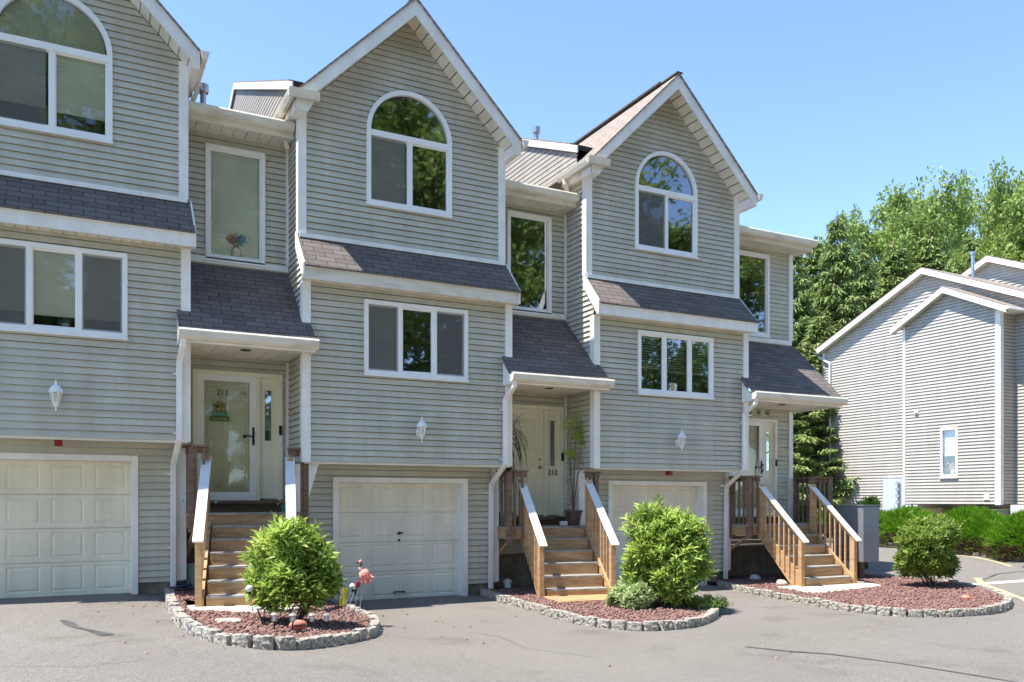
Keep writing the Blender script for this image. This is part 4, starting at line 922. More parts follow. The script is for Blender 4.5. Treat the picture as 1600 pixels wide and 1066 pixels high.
# ------------------------------------------------------------------ foliage
def leaves(P, Dn, Up, L, Wd, fold=.25):
    """P base points, Dn direction, Up reference normals; returns V,F of folded lance leaves"""
    n = len(P); Dn = Dn/np.linalg.norm(Dn, axis=1, keepdims=True); S = np.cross(Dn, Up); S /= np.maximum(1e-6, np.linalg.norm(S, axis=1, keepdims=True)); N = np.cross(S, Dn)
    L = np.broadcast_to(np.asarray(L).reshape(-1,1), (n,1)); Wd = np.broadcast_to(np.asarray(Wd).reshape(-1,1), (n,1))
    mid = P+Dn*L*.5
    V = np.stack([P, mid+S*Wd/2+N*Wd*fold, P+Dn*L-N*L*.12, mid-S*Wd/2+N*Wd*fold], 1).reshape(-1,3)
    b = np.arange(n)*4; F = np.concatenate([np.stack([b, b+1, b+2], 1), np.stack([b, b+2, b+3], 1)], 0)
    return V, F
def rs(n, g_): return g_.normal(size=(n,3))
def bush(name, loc, w_, h, label, cat, seed, nsh=1500, ll=.105, lw=.026, mats=(LBUSH, LYOUNG), lumps=9, base=.12, yel=.0):
    G = np.random.default_rng(seed)
    root = empty(name, loc, label, cat, None)
    # lobes
    C = []
    for k in range(lumps):
        a = G.uniform(0,6.28); zz = G.uniform(.25,.8); rr = (w_*.33)*math.sin(math.pi*min(1,zz*.85+.12))
        C.append((rr*math.cos(a), rr*math.sin(a), h*zz, w_*G.uniform(.17,.30)))
    C.append((0,0,h*.66,w_*.32)); C.append((0,0,h*.42,w_*.34))
    C = np.array(C); pts = []; nrm = []
    while len(pts) < nsh:
        k = G.integers(len(C)); d = G.normal(size=3); d /= np.linalg.norm(d); r = C[k,3]*(G.uniform(.55,1.05)**.5); p = C[k,:3]+d*r
        if p[2] < base*h or p[2] > h*1.02: continue
        # keep mostly outer ones
        dd = np.linalg.norm(p-C[:,:3], axis=1)/C[:,3]
        if dd.min() < .62 and G.random() < .72: continue
        pts.append(p); nrm.append(d)
    pts = np.array(pts); nrm = np.array(nrm)
    ex = G.random(len(pts)) < .14; cz = np.array([0,0,h*.5]); pts[ex] = cz+(pts[ex]-cz)*G.uniform(1.03,1.22,(int(ex.sum()),1)); pts[:,2] = np.minimum(np.maximum(pts[:,2],.05), h*1.08)
    ax = nrm*.55+np.array([0,0,.75])+G.normal(size=nrm.shape)*.22; ax /= np.linalg.norm(ax, axis=1, keepdims=True)
    nl = 8; P = np.repeat(pts, nl, 0); A = np.repeat(ax, nl, 0); k = np.tile(np.arange(nl), len(pts))
    ref = np.cross(A, np.array([.3,.9,.1])); ref /= np.linalg.norm(ref, axis=1, keepdims=True); r2 = np.cross(A, ref)
    ph = k*2.4+np.repeat(G.uniform(0,6,len(pts)), nl); out = ref*np.cos(ph)[:,None]+r2*np.sin(ph)[:,None]
    t = (k/nl)[:,None]; P = P+A*(t-.5)*.09; D = A*(.30+.8*t)+out*(1.0-.35*t)+G.normal(size=P.shape)*.12
    V, F = leaves(P, D, A+out*.01, ll*G.uniform(.7,1.15,len(P)), lw*G.uniform(.8,1.2,len(P)))
    mi = np.tile((np.repeat(G.random(len(pts)) < .38, nl) | (k > 6)).astype(int), 2)
    ml = list(mats)
    if yel: ml.append(LYEL); yy = np.tile(G.random(len(P)) < yel, 2); mi[yy] = len(ml)-1
    npmesh('foliage', V, F, None, root, mats=ml, midx=mi)
    m = MB()
    for k in range(9):
        a = G.uniform(0,6.28); tgt = C[G.integers(len(C)),:3]; b0 = np.array([.05*math.cos(a), .05*math.sin(a), -.05]); m2 = b0+(tgt-b0)*.5+np.array([.06*math.cos(a),.06*math.sin(a),0])
        m.tube([Vector(loc)+Vector(b0), Vector(loc)+Vector(m2), Vector(loc)+Vector(tgt)], [.016,.011,.006], 6)
    m.build('stems', BARK, root)
    return root
z1 = g(2.4)+.08
bush('laurel_bush', (2.45,-3.15,z1), .92, 1.42, 'tall leafy green bush in the flamingo bed before the 211 stairs', 'bush', 3, nsh=900, ll=.15, lw=.036, base=.16, yel=.012, lumps=15)
bush('laurel_bush', (8.56,-2.72,.05), 1.26, 1.60, 'large leafy green bush in the middle bed before the right garage door', 'bush', 5, nsh=1650, ll=.14, lw=.034, base=.04, yel=.004, lumps=17)
bush('laurel_bush', (15.40,-2.45,0), 1.12, 1.46, 'round dense green bush in the end bed beside the road', 'bush', 8, nsh=1900, ll=.11, lw=.034, mats=(LBUSH, LBUSH), base=.02, lumps=18)
# pale ground cover left of the middle bush and creeper spilling over the kerb
bush('groundcover', (7.84,-2.75,.05), .62, .36, 'low pale variegated plant left of the large middle bush', 'plant', 21, nsh=420, ll=.085, lw=.035, mats=(LIVY, LIVY), base=.0)
bush('juniper_mat', (9.0,-3.15,.04), .7, .14, 'low dark creeper spilling over the middle bed edging at its right', 'plant', 22, nsh=380, ll=.07, lw=.012, mats=(LSPR, LBUSH), base=.0)

def tree_mesh_broad(seed, H=14, Wd=8, nleaf=26000, ls=.26, trunk=.28, cb=.18):
    G = np.random.default_rng(seed); br = []; cl = []
    m = MB(); top = Vector((G.uniform(-.5,.5), G.uniform(-.5,.5), H*.86)); tp = [Vector((0,0,0)), Vector((.1,.05,H*.3)), Vector((top.x*.6, top.y*.6, H*.6)), top]
    m.tube(tp, [trunk, trunk*.75, trunk*.4, .04], 9)
    for k in range(34):
        t = cb+.02+(.93-cb)*(k/34)**.9; base = tp[0].lerp(tp[1], t/.3) if t < .3 else (tp[1].lerp(tp[2], (t-.3)/.3) if t < .6 else tp[2].lerp(tp[3], min(1,(t-.6)/.26)))
        a = k*2.399+G.uniform(-.4,.4); prof = math.sin(math.pi*min(.97, max(.10,(t-cb)/(1-cb)*.80+.18)))**.7; ln = Wd*.5*prof*G.uniform(.7,1.12)
        e = base+Vector((math.cos(a)*ln, math.sin(a)*ln, ln*G.uniform(.35,.8))); mid = base.lerp(e, .5)+Vector((0,0,-.06*ln))
        m.tube([base, mid, e], [trunk*.28*(1-t*.6), trunk*.16*(1-t*.6), .015], 6)
        for s in range(9):
            f = G.uniform(.35,1.08); c = base.lerp(mid, f*2) if f < .5 else mid.lerp(e, (f-.5)*2)
            cl.append((c.x+G.normal()*.35, c.y+G.normal()*.35, c.z+G.normal()*.35, G.uniform(.35,.85)*Wd/9))
        m.tube([mid, mid+Vector((math.cos(a+.9), math.sin(a+.9), .6))*ln*.35], [trunk*.08, .012], 5)
    cl = np.array(cl); k = G.integers(len(cl), size=nleaf); d = G.normal(size=(nleaf,3)); d /= np.linalg.norm(d, axis=1, keepdims=True)
    P = cl[k,:3]+d*cl[k,3:4]*(G.random((nleaf,1))**.4)*np.array([1,1,.75])
    D = d*.6+G.normal(size=(nleaf,3))*.6+np.array([0,0,-.15]); U = G.normal(size=(nleaf,3))*.6+np.array([0,0,1.0])
    V, F = leaves(P, D, U, ls*G.uniform(.6,1.2,nleaf), ls*.55*G.uniform(.7,1.2,nleaf), .1)
    return m, V, F
def tree_mesh_spruce(seed, H=14, Wd=5.2, n=26000, ls=.34):
    G = np.random.default_rng(seed); m = MB(); m.tube([(0,0,0),(0,0,H*.5),(0,0,H)], [.24,.13,.015], 8); Ps = []; Ds = []
    z = .6
    while z < H-.2:
        t = z/H; R_ = Wd*.5*(1-t)**.85*(1 if t > .08 else .8)+.12; nb = 7 if t < .8 else 5; a0 = G.uniform(0,6)
        for b in range(nb):
            a = a0+b*6.283/nb+G.uniform(-.25,.25); L = R_*G.uniform(.72,1.12); sl_ = .35-.75*(1-t); u = np.array([math.cos(a), math.sin(a), 0]); zz = z+G.uniform(-.2,.2)
            e = [np.array([0,0,zz]), np.array([0,0,zz])+u*L*.55+np.array([0,0,sl_*L*.45-.05*L]), np.array([0,0,zz])+u*L+np.array([0,0,sl_*L*.55+.06*L])]
            m.tube([tuple(q) for q in e], [.035*(1-t)+.008, .02*(1-t)+.006, .004], 5)
            k = max(8, int(n*L/(Wd*H*.5)/6.2)); f = G.random(k)**.75; q = np.where(f[:,None] < .5, e[0]+(e[1]-e[0])*f[:,None]*2, e[1]+(e[2]-e[1])*(f[:,None]-.5)*2)
            side = np.array([-u[1],u[0],0]); sg = G.normal(size=(k,1)); wdt = (1-f*.75)[:,None]*L*.24
            P = q+side*sg*wdt*.6+np.array([0,0,-1])*G.random((k,1))*.30*(1-t*.5)
            D = u*.55+side*sg*.5+np.array([0,0,-.55])+G.normal(size=(k,3))*.28; Ps.append(P); Ds.append(D)
        z += .26+.2*(1-t)
    P = np.concatenate(Ps); D = np.concatenate(Ds); G2 = G.normal(size=P.shape)*.5+np.array([0,0,1])
    V, F = leaves(P, D, G2, ls*G.uniform(.6,1.2,len(P)), ls*.24, .2)
    return m, V, F
def tree(name, md, leafm, loc, label, group, s=1, rz=0, sz=1):
    root = empty(name, (0,0,0), label, 'tree', group); m, V, F = md
    npmesh('crown', V, F, leafm, root); m.build('trunk', BARK, root)
    root.location = loc; root.scale = (s,s,s*sz); root.rotation_euler = (0,0,rz); return root
def tree_copy(o, loc, label, group, s=1, rz=0, sz=1):
    c = copy_tree(o); c.location = loc; c.scale = (s,s,s*sz); c.rotation_euler = (0,0,rz); tag(c, label, 'tree', group); return c
GB = 'trees behind the buildings'
def top_h(y, Z): return EYE+(783-y)*Z/FPX
def place(xp, Z): X, Y = px(xp, Z); return X, Y, g(X)-.1
sp = tree('spruce_tree', tree_mesh_spruce(1, 14, 5.6), LSPR, (0,0,0), 'x', GB)
sp2 = tree('spruce_tree', tree_mesh_spruce(9, 14, 5.0), LSPR, (0,0,0), 'x', GB)
bt = tree('broadleaf_tree', tree_mesh_broad(2, 15, 9, 20000, .28), LDEC, (0,0,0), 'x', GB)
bt2 = tree('broadleaf_tree', tree_mesh_broad(12, 15, 8.5, 20000, .27), LDEC, (0,0,0), 'x', GB)
first = set()
def put(src, xp, Z, ytop, label, H0=14., wide=1., rz=0):
    h = top_h(ytop, Z); s = h/H0; loc = place(xp, Z)
    if src not in first: first.add(src); o = src
    else: o = copy_tree(src)
    o.location = loc; o.scale = (s*wide, s*wide, s); o.rotation_euler = (0,0,rz); tag(o, label, 'tree', GB); return o
put(sp, 1240, 42, 385, 'drooping green spruce just right of the end townhouse roof', rz=1)
put(sp2, 1273, 46, 378, 'second green spruce from the left, between the two buildings', rz=2, wide=1.1)
put(sp, 1308, 44, 340, 'green spruce rising left of the cream building roof slope', rz=4, wide=.9)
put(sp2, 1225, 52, 420, 'dark spruce half hidden behind the end townhouse', rz=3, wide=1.2)
put(bt, 1376, 56, 338, 'loose leafy tree above the left slope of the cream building roof', 15, .66, 1)
put(bt2, 1424, 60, 302, 'tall leafy tree above the cream gable peak', 15, .72, 2.2)
put(bt, 1470, 64, 298, 'tall leafy tree left of the roof vent pipe', 15, .55, 4)
put(bt2, 1598, 48, 278, 'big dark green tree at the right edge behind the cream building', 15, .60, .6)
put(sp, 1345, 50, 392, 'spruce rising just above the cream roof slope among taller leafy trees', rz=5)
put(sp2, 1520, 54, 372, 'spruce between the roof vent pipe and the far right gable', rz=2.4, wide=1.1)
put(sp, 1398, 52, 385, 'spruce directly behind the cream gable, below the taller leafy trees', rz=.5, wide=1.2)
put(sp2, 1452, 52, 372, 'spruce behind the cream roof just left of the vent pipe', rz=1.5, wide=1.2)
put(bt, 1670, 44, 300, 'dark leafy tree mostly outside the right edge', 15, .9, 5)
put(sp, 1258, 36, 545, 'short dense spruce standing low between the two buildings', rz=2, wide=1.7)
put(sp2, 1283, 39, 500, 'short spruce touching the back corner of the cream building', rz=.3, wide=1.6)
# the wood across the drive, seen mirrored in the windows
GW = 'trees across the drive mirrored in the windows'
for k, (x, y, h, src) in enumerate([(-14,-34,24,bt),(-6,-34,26,bt2),(1,-33,27,bt),(7.5,-34,28,bt2),(14,-33,27,sp),(17,-34,28,bt),(24,-35,25,bt2),(31,-36,25,bt),(38,-34,22,bt2),(4,-38,27,sp2),(46,-33,23,bt),(-22,-36,22,bt2),(11,-31,25,bt2)]):
    c = copy_tree(src); H0 = 14 if src in (sp, sp2) else 15; s = h/H0; c.location = (x,y,g(x)-.1); c.scale = (s*1.05,s*1.05,s); c.rotation_euler = (0,0,k*1.3); tag(c, 'tree across the drive seen only as a reflection in the townhouse windows', 'tree', GW)
for k, (x, y) in enumerate([(-10,-29),(-3,-30),(4,-29),(10,-30),(18,-30),(27,-31),(36,-30)]):
    c = copy_tree(bt); c.location = (x,y,-1.5); c.scale = (.6,.6,.5); c.rotation_euler = (0,0,k*2.1); tag(c, 'tree across the drive seen only as a reflection in the townhouse windows', 'tree', GW)

# ------------------------------------------------------------------ cream building on the right
B = empty('cream_building', (28,7,g(28)), 'cream sided building with low gables standing across the road at the right', 'building')
XA, XB, XC = 27.2, 28.0, 31.6
def wallX(name, x, outline, holes=(), e=.112, m=SID2):
    q = MB(); siding(q, ((x,0,0),(0,1,0),(-1,0,0)), outline, holes=holes, zref=1.65, e=e, out=.034); return q.build(name, m, B)
wallX('side_wall', XB, [(2.0,.2),(11.85,.2),(11.85,8.0),(7.04,10.15),(2.0,7.88)])
wallX('front_side_wall', XB, [(-2.6,.2),(2.0,.2),(2.0,7.88),(-2.6,7.88)])
wy = (5.42, 6.05, 2.85, 4.72)
wallX('bay_wall', XA, [(3.73,1.65),(7.36,1.65),(7.36,8.2),(5.6,9.02),(3.73,8.1)], holes=[(5.20+.05,5.86-.05,2.62,4.28)])
wallX('rear_gable_wall', XC, [(-1,3),(13,3),(13,8.4),(6.9,11.05),(-1,8)])
q = MB(); siding(q, ((0,3.73,0),(1,0,0),(0,-1,0)), [(XA,1.65),(XB,1.65),(XB,8.15),(XA,8.15)], zref=1.65, e=.112); q.build('bay_front_wall', SID2, B)
q = MB(); siding(q, ((0,7.36,0),(1,0,0),(0,1,0)), [(XA,1.65),(XB,1.65),(XB,8.15),(XA,8.15)], zref=1.65, e=.112); q.build('bay_back_wall', SID2, B)
q = MB(); q.box(XB+.05,-2.5,0,XC+6,11.8,7.6); q.build('main_block', SID2, B)
q = MB(); soffit_lines(q, XA, XB, 3.73, 7.36, 1.648, .2); q.build('bay_soffit', SOFF, B)
q = MB(); q.box(XB-.03,-2.6,-.3,XB+.1,11.9,.62); q.build('foundation', FOUND, B)
wallX('lean_to_wall', XB+.1, [(11.85,.2),(13.6,.2),(13.6,2.75),(11.85,3.65)])
q = MB(); q.bar((XB+.05,11.85,3.70),(XB+.05,13.75,2.70), .1, .1); q.bar((XB+1,11.85,3.76),(XB+1,13.8,2.76), 2, .03); q.build('lean_to_roof', TRIM, B)
def rake(name, x, pts, wboard=.24, over=.3, ybk=3.5):
    # pts: left eave, apex, right eave (y,z of top line)
    q = MB()
    for a, b in zip(pts[:-1], pts[1:]):
        q.hexa([(x-over,a[0],a[1]-.035),(x-over,b[0],b[1]-.035),(x+ybk,b[0],b[1]-.035),(x+ybk,a[0],a[1]-.035),(x-over,a[0],a[1]),(x-over,b[0],b[1]),(x+ybk,b[0],b[1]),(x+ybk,a[0],a[1])])
    ro = q.build(name, SHIN2, B, uvproj=lambda v: (v[0], v[1]))
    for a, b in zip(pts[:-1], pts[1:]):
        q = MB(); q.prism([(a[0],a[1]-.037),(b[0],b[1]-.037),(b[0],b[1]-wboard),(a[0],a[1]-wboard)], lambda y,z: (x-over-.0,y,z), lambda y,z: (x-over+.03,y,z)); q.build('rake_board', TRIM, ro)
        q = MB(); q.quad((x-over+.03,a[0],a[1]-wboard+.03),(x-over+.03,b[0],b[1]-wboard+.03),(x,b[0],b[1]-wboard+.03),(x,a[0],a[1]-wboard+.03)); q.build('rake_soffit', SOFF, ro)
    return ro
rake('main_roof', XB, [(12.1,8.08),(7.04,10.34),(1.8,7.98)], ybk=3.3)
br_ = rake('bay_roof', XA, [(7.75,8.16),(5.62,9.24),(3.35,8.12)], over=.28, ybk=.76)
q = MB(); q.prism([(3.34,8.10),(3.26,8.08),(3.24,7.99),(3.36,7.97)], lambda y,z: (XA-.3,y,z), lambda y,z: (XB+.6,y,z)); q.quad((XA-.25,3.36,7.97),(XB,3.36,7.97),(XB,3.75,7.97),(XA-.25,3.75,7.97)); q.build('gutter', TRIM, br_)
rake('rear_roof', XC, [(12.6,8.6),(6.9,11.22),(1.0,8.6)], ybk=4)
q = MB()
q.box(XA-.048,3.68,1.62,XA-.0,3.86,8.05); q.box(XA-.044,3.675,1.62,XA+.12,3.729,8.05); q.build('corner_trim', TRIM, B)
q = MB(); q.box(XA-.045,7.28,1.62,XA+.0,7.38,8.12); q.build('corner_trim', TRIM, B)
q = MB(); q.box(XB-.045,11.78,.6,XB+.0,11.9,7.95); q.build('corner_trim', TRIM, B)
q = MB(); q.rpipe([(XB-.1,12.1,7.85),(XB-.1,11.95,7.75),(XB-.08,11.45,7.45),(XB-.08,11.45,.7)], .09, .07); q.build('downspout', TRIM, B)
q = MB(); q.prism([(12.05,8.05),(12.2,8.05),(12.22,7.98),(12.16,7.9),(12.05,7.9)], lambda y,z: (XB-.3,y,z), lambda y,z: (XB+4,y,z)); q.build('gutter', TRIM, B)
# window
y0_, y1_, z0_, z1_ = 5.20, 5.86, 2.58, 4.32
q = MB(); q.box(XA-.05,y0_,z0_,XA+.03,y0_+.08,z1_); q.box(XA-.05,y1_-.08,z0_,XA+.03,y1_,z1_); q.box(XA-.05,y0_+.08,z0_,XA+.03,y1_-.08,z0_+.09); q.box(XA-.05,y0_+.08,z1_-.09,XA+.03,y1_-.08,z1_); q.box(XA-.08,y0_-.02,z0_-.04,XA-.02,y1_+.02,z0_-.001)
wf = q.build('window', VINYLW, B)
q = MB(); q.quad((XA+.0,y0_+.05,z0_+.05),(XA+.0,y1_-.05,z0_+.05),(XA+.0,y1_-.05,z1_-.05),(XA+.0,y0_+.05,z1_-.05)); q.build('pane', GLASSB, wf)
q = MB(); z = z0_+.75
while z < z1_-.1: q.quad((XA+.06,y0_+.08,z),(XA+.06,y1_-.08,z),(XA+.09,y1_-.08,z+.035),(XA+.09,y0_+.08,z+.035)); z += .045
q.build('blind', BLIND, wf)
q = MB(); q.quad((XA+.5,y0_,z0_),(XA+.5,y1_,z0_),(XA+.5,y1_,z1_),(XA+.5,y0_,z1_)); q.quad((XA+.03,y0_+.03,z0_+.03),(XA+.5,y0_+.03,z0_+.03),(XA+.5,y0_+.03,z1_),(XA+.03,y0_+.03,z1_)); q.quad((XA+.03,y1_-.03,z0_+.03),(XA+.5,y1_-.03,z0_+.03),(XA+.5,y1_-.03,z1_),(XA+.03,y1_-.03,z1_)); q.quad((XA+.03,y0_,z0_+.03),(XA+.5,y0_,z0_+.03),(XA+.5,y1_,z0_+.03),(XA+.03,y1_,z0_+.03)); q.build('room_lining', ROOM, wf)
q = MB(); q.box(XA-.06,6.72,4.88,XA-.0,6.9,5.06); q.box(XA-.10,6.75,4.93,XA-.06,6.87,5.0); q.build('dryer_vent', WHITEP, B, bevel=.01)
q = MB(); q.box(XA-.06,4.05,1.78,XA-.0,4.25,1.97); q.build('outlet_cover', WHITEP, B, bevel=.01)
q = MB(); X_, Y_ = 29.3, 6.1; q.lathe((X_,Y_,9.7), [(.06,0),(.06,1.05),(.085,1.06),(.085,1.17),(.05,1.18)], 14); q.build('vent_pipe', STEEL, B)
# electric meters, cabinets under the bay
def cab(name, x0, x1, y0, y1, z0, z1, m, label, cat, extra=None):
    r = empty(name, ((x0+x1)/2,(y0+y1)/2,z0), label, cat); q = MB(); q.box(x0,y0,z0,x1,y1,z1); q.box(x0-.015,y0-.01,z1,x1+.01,y1+.01,z1+.02); q.build('cabinet', m, r, bevel=.01)
    q = MB(); q.box(x0-.02,y0+.05,z0+.05,x0-.001,y1-.05,z1-.05); q.build('door', m, r, bevel=.004)
    if extra: extra(r)
    return r
def meters(r):
    for k in range(4):
        q = MB(); zc = 2.42-k*.24; yc = 8.02
        q.prism([(yc+.075*math.cos(t*.5236), zc+.075*math.sin(t*.5236)) for t in range(12)], lambda a,b: (XB-.24,a,b), lambda a,b: (XB-.36,a,b)); q.build('meter', STEEL, r)
cab('meter_bank', XB-.22, XB-.03, 7.85, 8.75, 1.1, 2.62, MATS.get('pale_enamel') or mat('pale_enamel', (.55,.60,.66), .5, .05), 'pale grey electric meter bank on the cream wall left of the bay', 'meter bank', meters)
cab('utility_cabinet', XB-.6, XB-.1, 5.95, 6.6, .45, 1.5, TAN, 'tan utility cabinet below the cream bay, left one', 'cabinet')
cab('transformer', 26.2, 27.1, 3.3, 4.2, .45, 1.45, TRANS, 'green transformer box below the right end of the cream bay', 'transformer')
sg = cab('meter_cabinet', XB-.5, XB-.1, 4.55, 5.2, .5, 1.55, TRANS, 'green cabinet carrying a small white BLDG sign below the bay', 'cabinet')
q = MB(); q.box(XB-.54,4.6,1.18,XB-.521,5.0,1.42); q.build('sign_plate', WHITEP, sg); text('BLDG', .15, NUM, 'lettering', sg, (XB-.545,4.8,1.3), '-X', .002)
q = MB(); q.box(27.0,2.75,.45,27.5,3.25,1.62); tag(q.build('white_cabinet', WHITEP, bevel=.02), 'white boxy cabinet at the right edge behind the juniper hedge', 'cabinet')
q = MB(); q.box(XA-.02,7.05,1.0,XA+.1,7.3,1.62); tag(q.build('white_post', WHITEP, bevel=.01), 'short white post board under the left corner of the cream bay', 'post')

# ------------------------------------------------------------------ juniper hedges
def hedge(path, w_, h, seed, label, n=5200, shoot=.22):
    G = np.random.default_rng(seed); P0 = [Vector(p) for p in path]; root = empty('juniper_hedge', (P0[0].x, P0[0].y, g(P0[0].x)), label, 'hedge'); base = np.array(root.location)
    segs = [(a, b, (b-a).length) for a, b in zip(P0[:-1], P0[1:])]; tot = sum(s[2] for s in segs); Ps = []; Ds = []; dead = []
    for k in range(n):
        t = G.uniform(0, tot)
        for a, b, l in segs:
            if t <= l: break
            t -= l
        c = a.lerp(b, min(1,t/l)); d = (b-a).normalized(); s = G.uniform(-1,1); hz = G.uniform(0,1)
        lump = 1+.16*math.sin(c.y*3.1+seed)+.12*math.sin(c.x*5+c.y*1.7)
        surf = G.random() < .75
        ang = G.uniform(0, math.pi); rr = 1 if surf else G.uniform(.5,1); off = math.cos(ang)*w_/2*rr*lump; z = math.sin(ang)**.6*h*rr*lump
        x = c.x-d.y*off; y = c.y+d.x*off
        Ps.append((x, y, g(x)+max(.03,z))); Ds.append((-d.y*math.cos(ang)*.7+G.normal()*.3, d.x*math.cos(ang)*.7+G.normal()*.3, .75*math.sin(ang)+.25)); dead.append(z < h*.42 and G.random() < .75)
    P = np.array(Ps); D = np.array(Ds); dead = np.array(dead); nl = 6; PP = np.repeat(P, nl, 0)+G.normal(size=(n*nl,3))*.02; DD = np.repeat(D, nl, 0)+G.normal(size=(n*nl,3))*.33
    V, F = leaves(PP-base, DD, G.normal(size=PP.shape), shoot*G.uniform(.5,1.1,n*nl), .018, .1); mi = np.tile(np.repeat(dead, nl), 2).astype(int)
    npmesh('foliage', V, F, None, root, mats=[LJUN, LDRY], midx=mi)
    q = MB()
    for a, b, l in segs: q.bar((a.x,a.y,g(a.x)+.1),(b.x,b.y,g(b.x)+.1), w_*.35, .25)
    q.build('branches', BARK, root); return root
hedge([(24.5,8.0,0),(23.2,5.6,0),(22.0,3.2,0),(21.6,1.7,0)], 1.5, .80, 4, 'bright green juniper hedge behind the end bed bush, left part', 5500)
hedge([(21.4,1.2,0),(21.0,-.6,0),(20.6,-2.6,0),(20.4,-4,0)], 1.7, .80, 6, 'bright green juniper hedge along the road at the right edge', 8500, .24)
kerb([(23.3,7.0),(22.3,4.6),(21.15,2.7),(20.75,1.3),(20.4,.0),(20.05,-1.4),(19.85,-2.8)], 'low granite edging block along the juniper hedge across the road', 'granite blocks along the juniper hedge', .26, -.04)

# ------------------------------------------------------------------ mailbox cabinet
mbx = empty('mailbox_cabinet', (15.75,-.35,g(15.75)), 'dark grey metal mailbox cabinet on a post right of the end stairs', 'mailbox cabinet')
q = MB(); q.box(15.45,-.75,.40,15.95,.10,1.64); q.build('cabinet', GBOX, mbx, bevel=.012)
q = MB(); q.box(15.43,-.77,1.645,15.97,.12,1.665); q.build('lid', GBOX, mbx)
q = MB(); q.vbar(15.75,-.4,-.05,.40,.14,.14); q.build('post', DWOOD, mbx)
q = MB(); q.box(15.46,-.754,.42,15.94,-.751,1.62); q.build('back_panel', GBOX, mbx)

# ------------------------------------------------------------------ potted and other small plants
def at(x, y, D):
    u = (x-800)/FPX; s, c = math.sin(YAW), math.cos(YAW); X = D*(s+c*u)/(c-s*u); Z = X*s+D*c
    return Vector((X, D+CAMY, EYE-(y-783)*Z/FPX))
def pot(loc, r, h, m, name, label):
    root = empty(name, loc, label, 'potted plant'); q = MB(); q.lathe(loc, [(r*.68,0),(r*.95,h*.85),(r*1.08,h*.86),(r*1.08,h),(r*.95,h),(r*.9,h*.88),(.01,h*.87)], 20); q.build('pot', m, root, smooth=False)
    q = MB(); q.lathe(loc, [(r*.9,h*.84),(.01,h*.885)], 16); q.build('soil', SOIL, root); return root
L2 = 1.27
pd = Vector((7.34,.62,L2)); r = pot(pd, .15, .27, TEAL, 'potted_dracaena', 'tall drooping dracaena in a teal pot left of door 212')
q = MB(); q.tube([pd+Vector((0,0,.2)), pd+Vector((.02,0,.9)), pd+Vector((.0,.02,1.75))], [.025,.02,.015]); q.tube([pd+Vector((0.02,0,.2)), pd+Vector((.06,-.03,.8)), pd+Vector((.05,-.03,1.05))], [.02,.015,.012]); q.build('stem', BARK, r)
G = np.random.default_rng(31); Ps = []; V = []; F = []
for cen, nn, ln in (((0,.02,1.80),120,.85),((.05,-.03,1.05),46,.55)):
    for k in range(nn):
        a = G.uniform(0,6.28); e = G.uniform(-.1,1.2); L = ln*G.uniform(.6,1.15); p = np.array(cen)+np.array([0,0,G.uniform(-.25,.02)]); d = np.array([math.cos(a)*math.cos(e), math.sin(a)*math.cos(e), math.sin(e)]); side = np.array([-math.sin(a), math.cos(a), 0])*.017; v0 = len(V)
        for s in range(7):
            V += [tuple(p+side*(1-s/7)), tuple(p-side*(1-s/7))]; p = p+d*L/6; d = d*np.array([.62,.62,1])+np.array([0,0,-.42]); d /= np.linalg.norm(d)
            if s: F.append((v0+2*s-2, v0+2*s-1, v0+2*s+1, v0+2*s))
npmesh('foliage', V, F, LDRA, r)
pb = Vector((8.72,.42,L2)); r = pot(pb, .17, .30, BPOT, 'potted_sapling', 'thin leafy sapling in a brown pot right of door 212')
q = MB(); tips = []
for k, (dx, dy, hh) in enumerate([(.05,0,2.1),(-.08,.05,1.75),(.1,-.05,1.55),(0,.1,1.95)]):
    q.tube([pb+Vector((0,0,.25)), pb+Vector((dx*.3,dy,hh*.5)), pb+Vector((dx*1.5,dy,hh))], [.012,.008,.003], 6)
    tips += [(dx*1.5,dy,hh),(dx*1.2,dy,hh*.9)]
for k in range(5): a = k*1.3; q.tube([pb+Vector((0,0,.28)), pb+Vector((math.cos(a)*.14,math.sin(a)*.1,.75+.07*k))], [.006,.003], 5)
q.tube([pb+Vector((.08,0,1.0)), pb+Vector((.2,-.05,1.15)), pb+Vector((.16,-.05,1.35))], [.008,.006,.003], 5)
q.build('stem', BARK, r)
cl = np.array([(0.02,.0,2.08,.20),(-.1,.03,1.96,.17),(.16,-.03,1.92,.15),(.05,.0,1.76,.15),(-.1,0,1.45,.11),(.2,-.05,1.58,.10),(-.02,0,1.40,.10),(.15,-.05,1.75,.12)])
k = G.integers(len(cl), size=620); d = G.normal(size=(620,3)); d /= np.linalg.norm(d,axis=1,keepdims=True); P = cl[k,:3]+d*cl[k,3:4]*G.random((620,1))**.5
V, F = leaves(P, G.normal(size=P.shape)*.6+np.array([0,0,-.3]), G.normal(size=P.shape)*.3+np.array([0,0,1]), .06, .026); npmesh('foliage', V, F, LYOUNG, r)
q = MB(); q.box(8.42,.36,L2+.0,8.56,.46,L2+.09); tag(q.build('white_tub', WHITEP, bevel=.015), 'small white tub beside the brown pot on the 212 landing', 'tub')
# sapling behind the mailbox cabinet
bush('young_shrub', (17.6,1.0,.1), .55, 2.15, 'slim young shrub showing above the grey mailbox cabinet', 'shrub', 41, nsh=260, ll=.13, lw=.05, mats=(LBUSH, LYOUNG), base=.55, lumps=4)

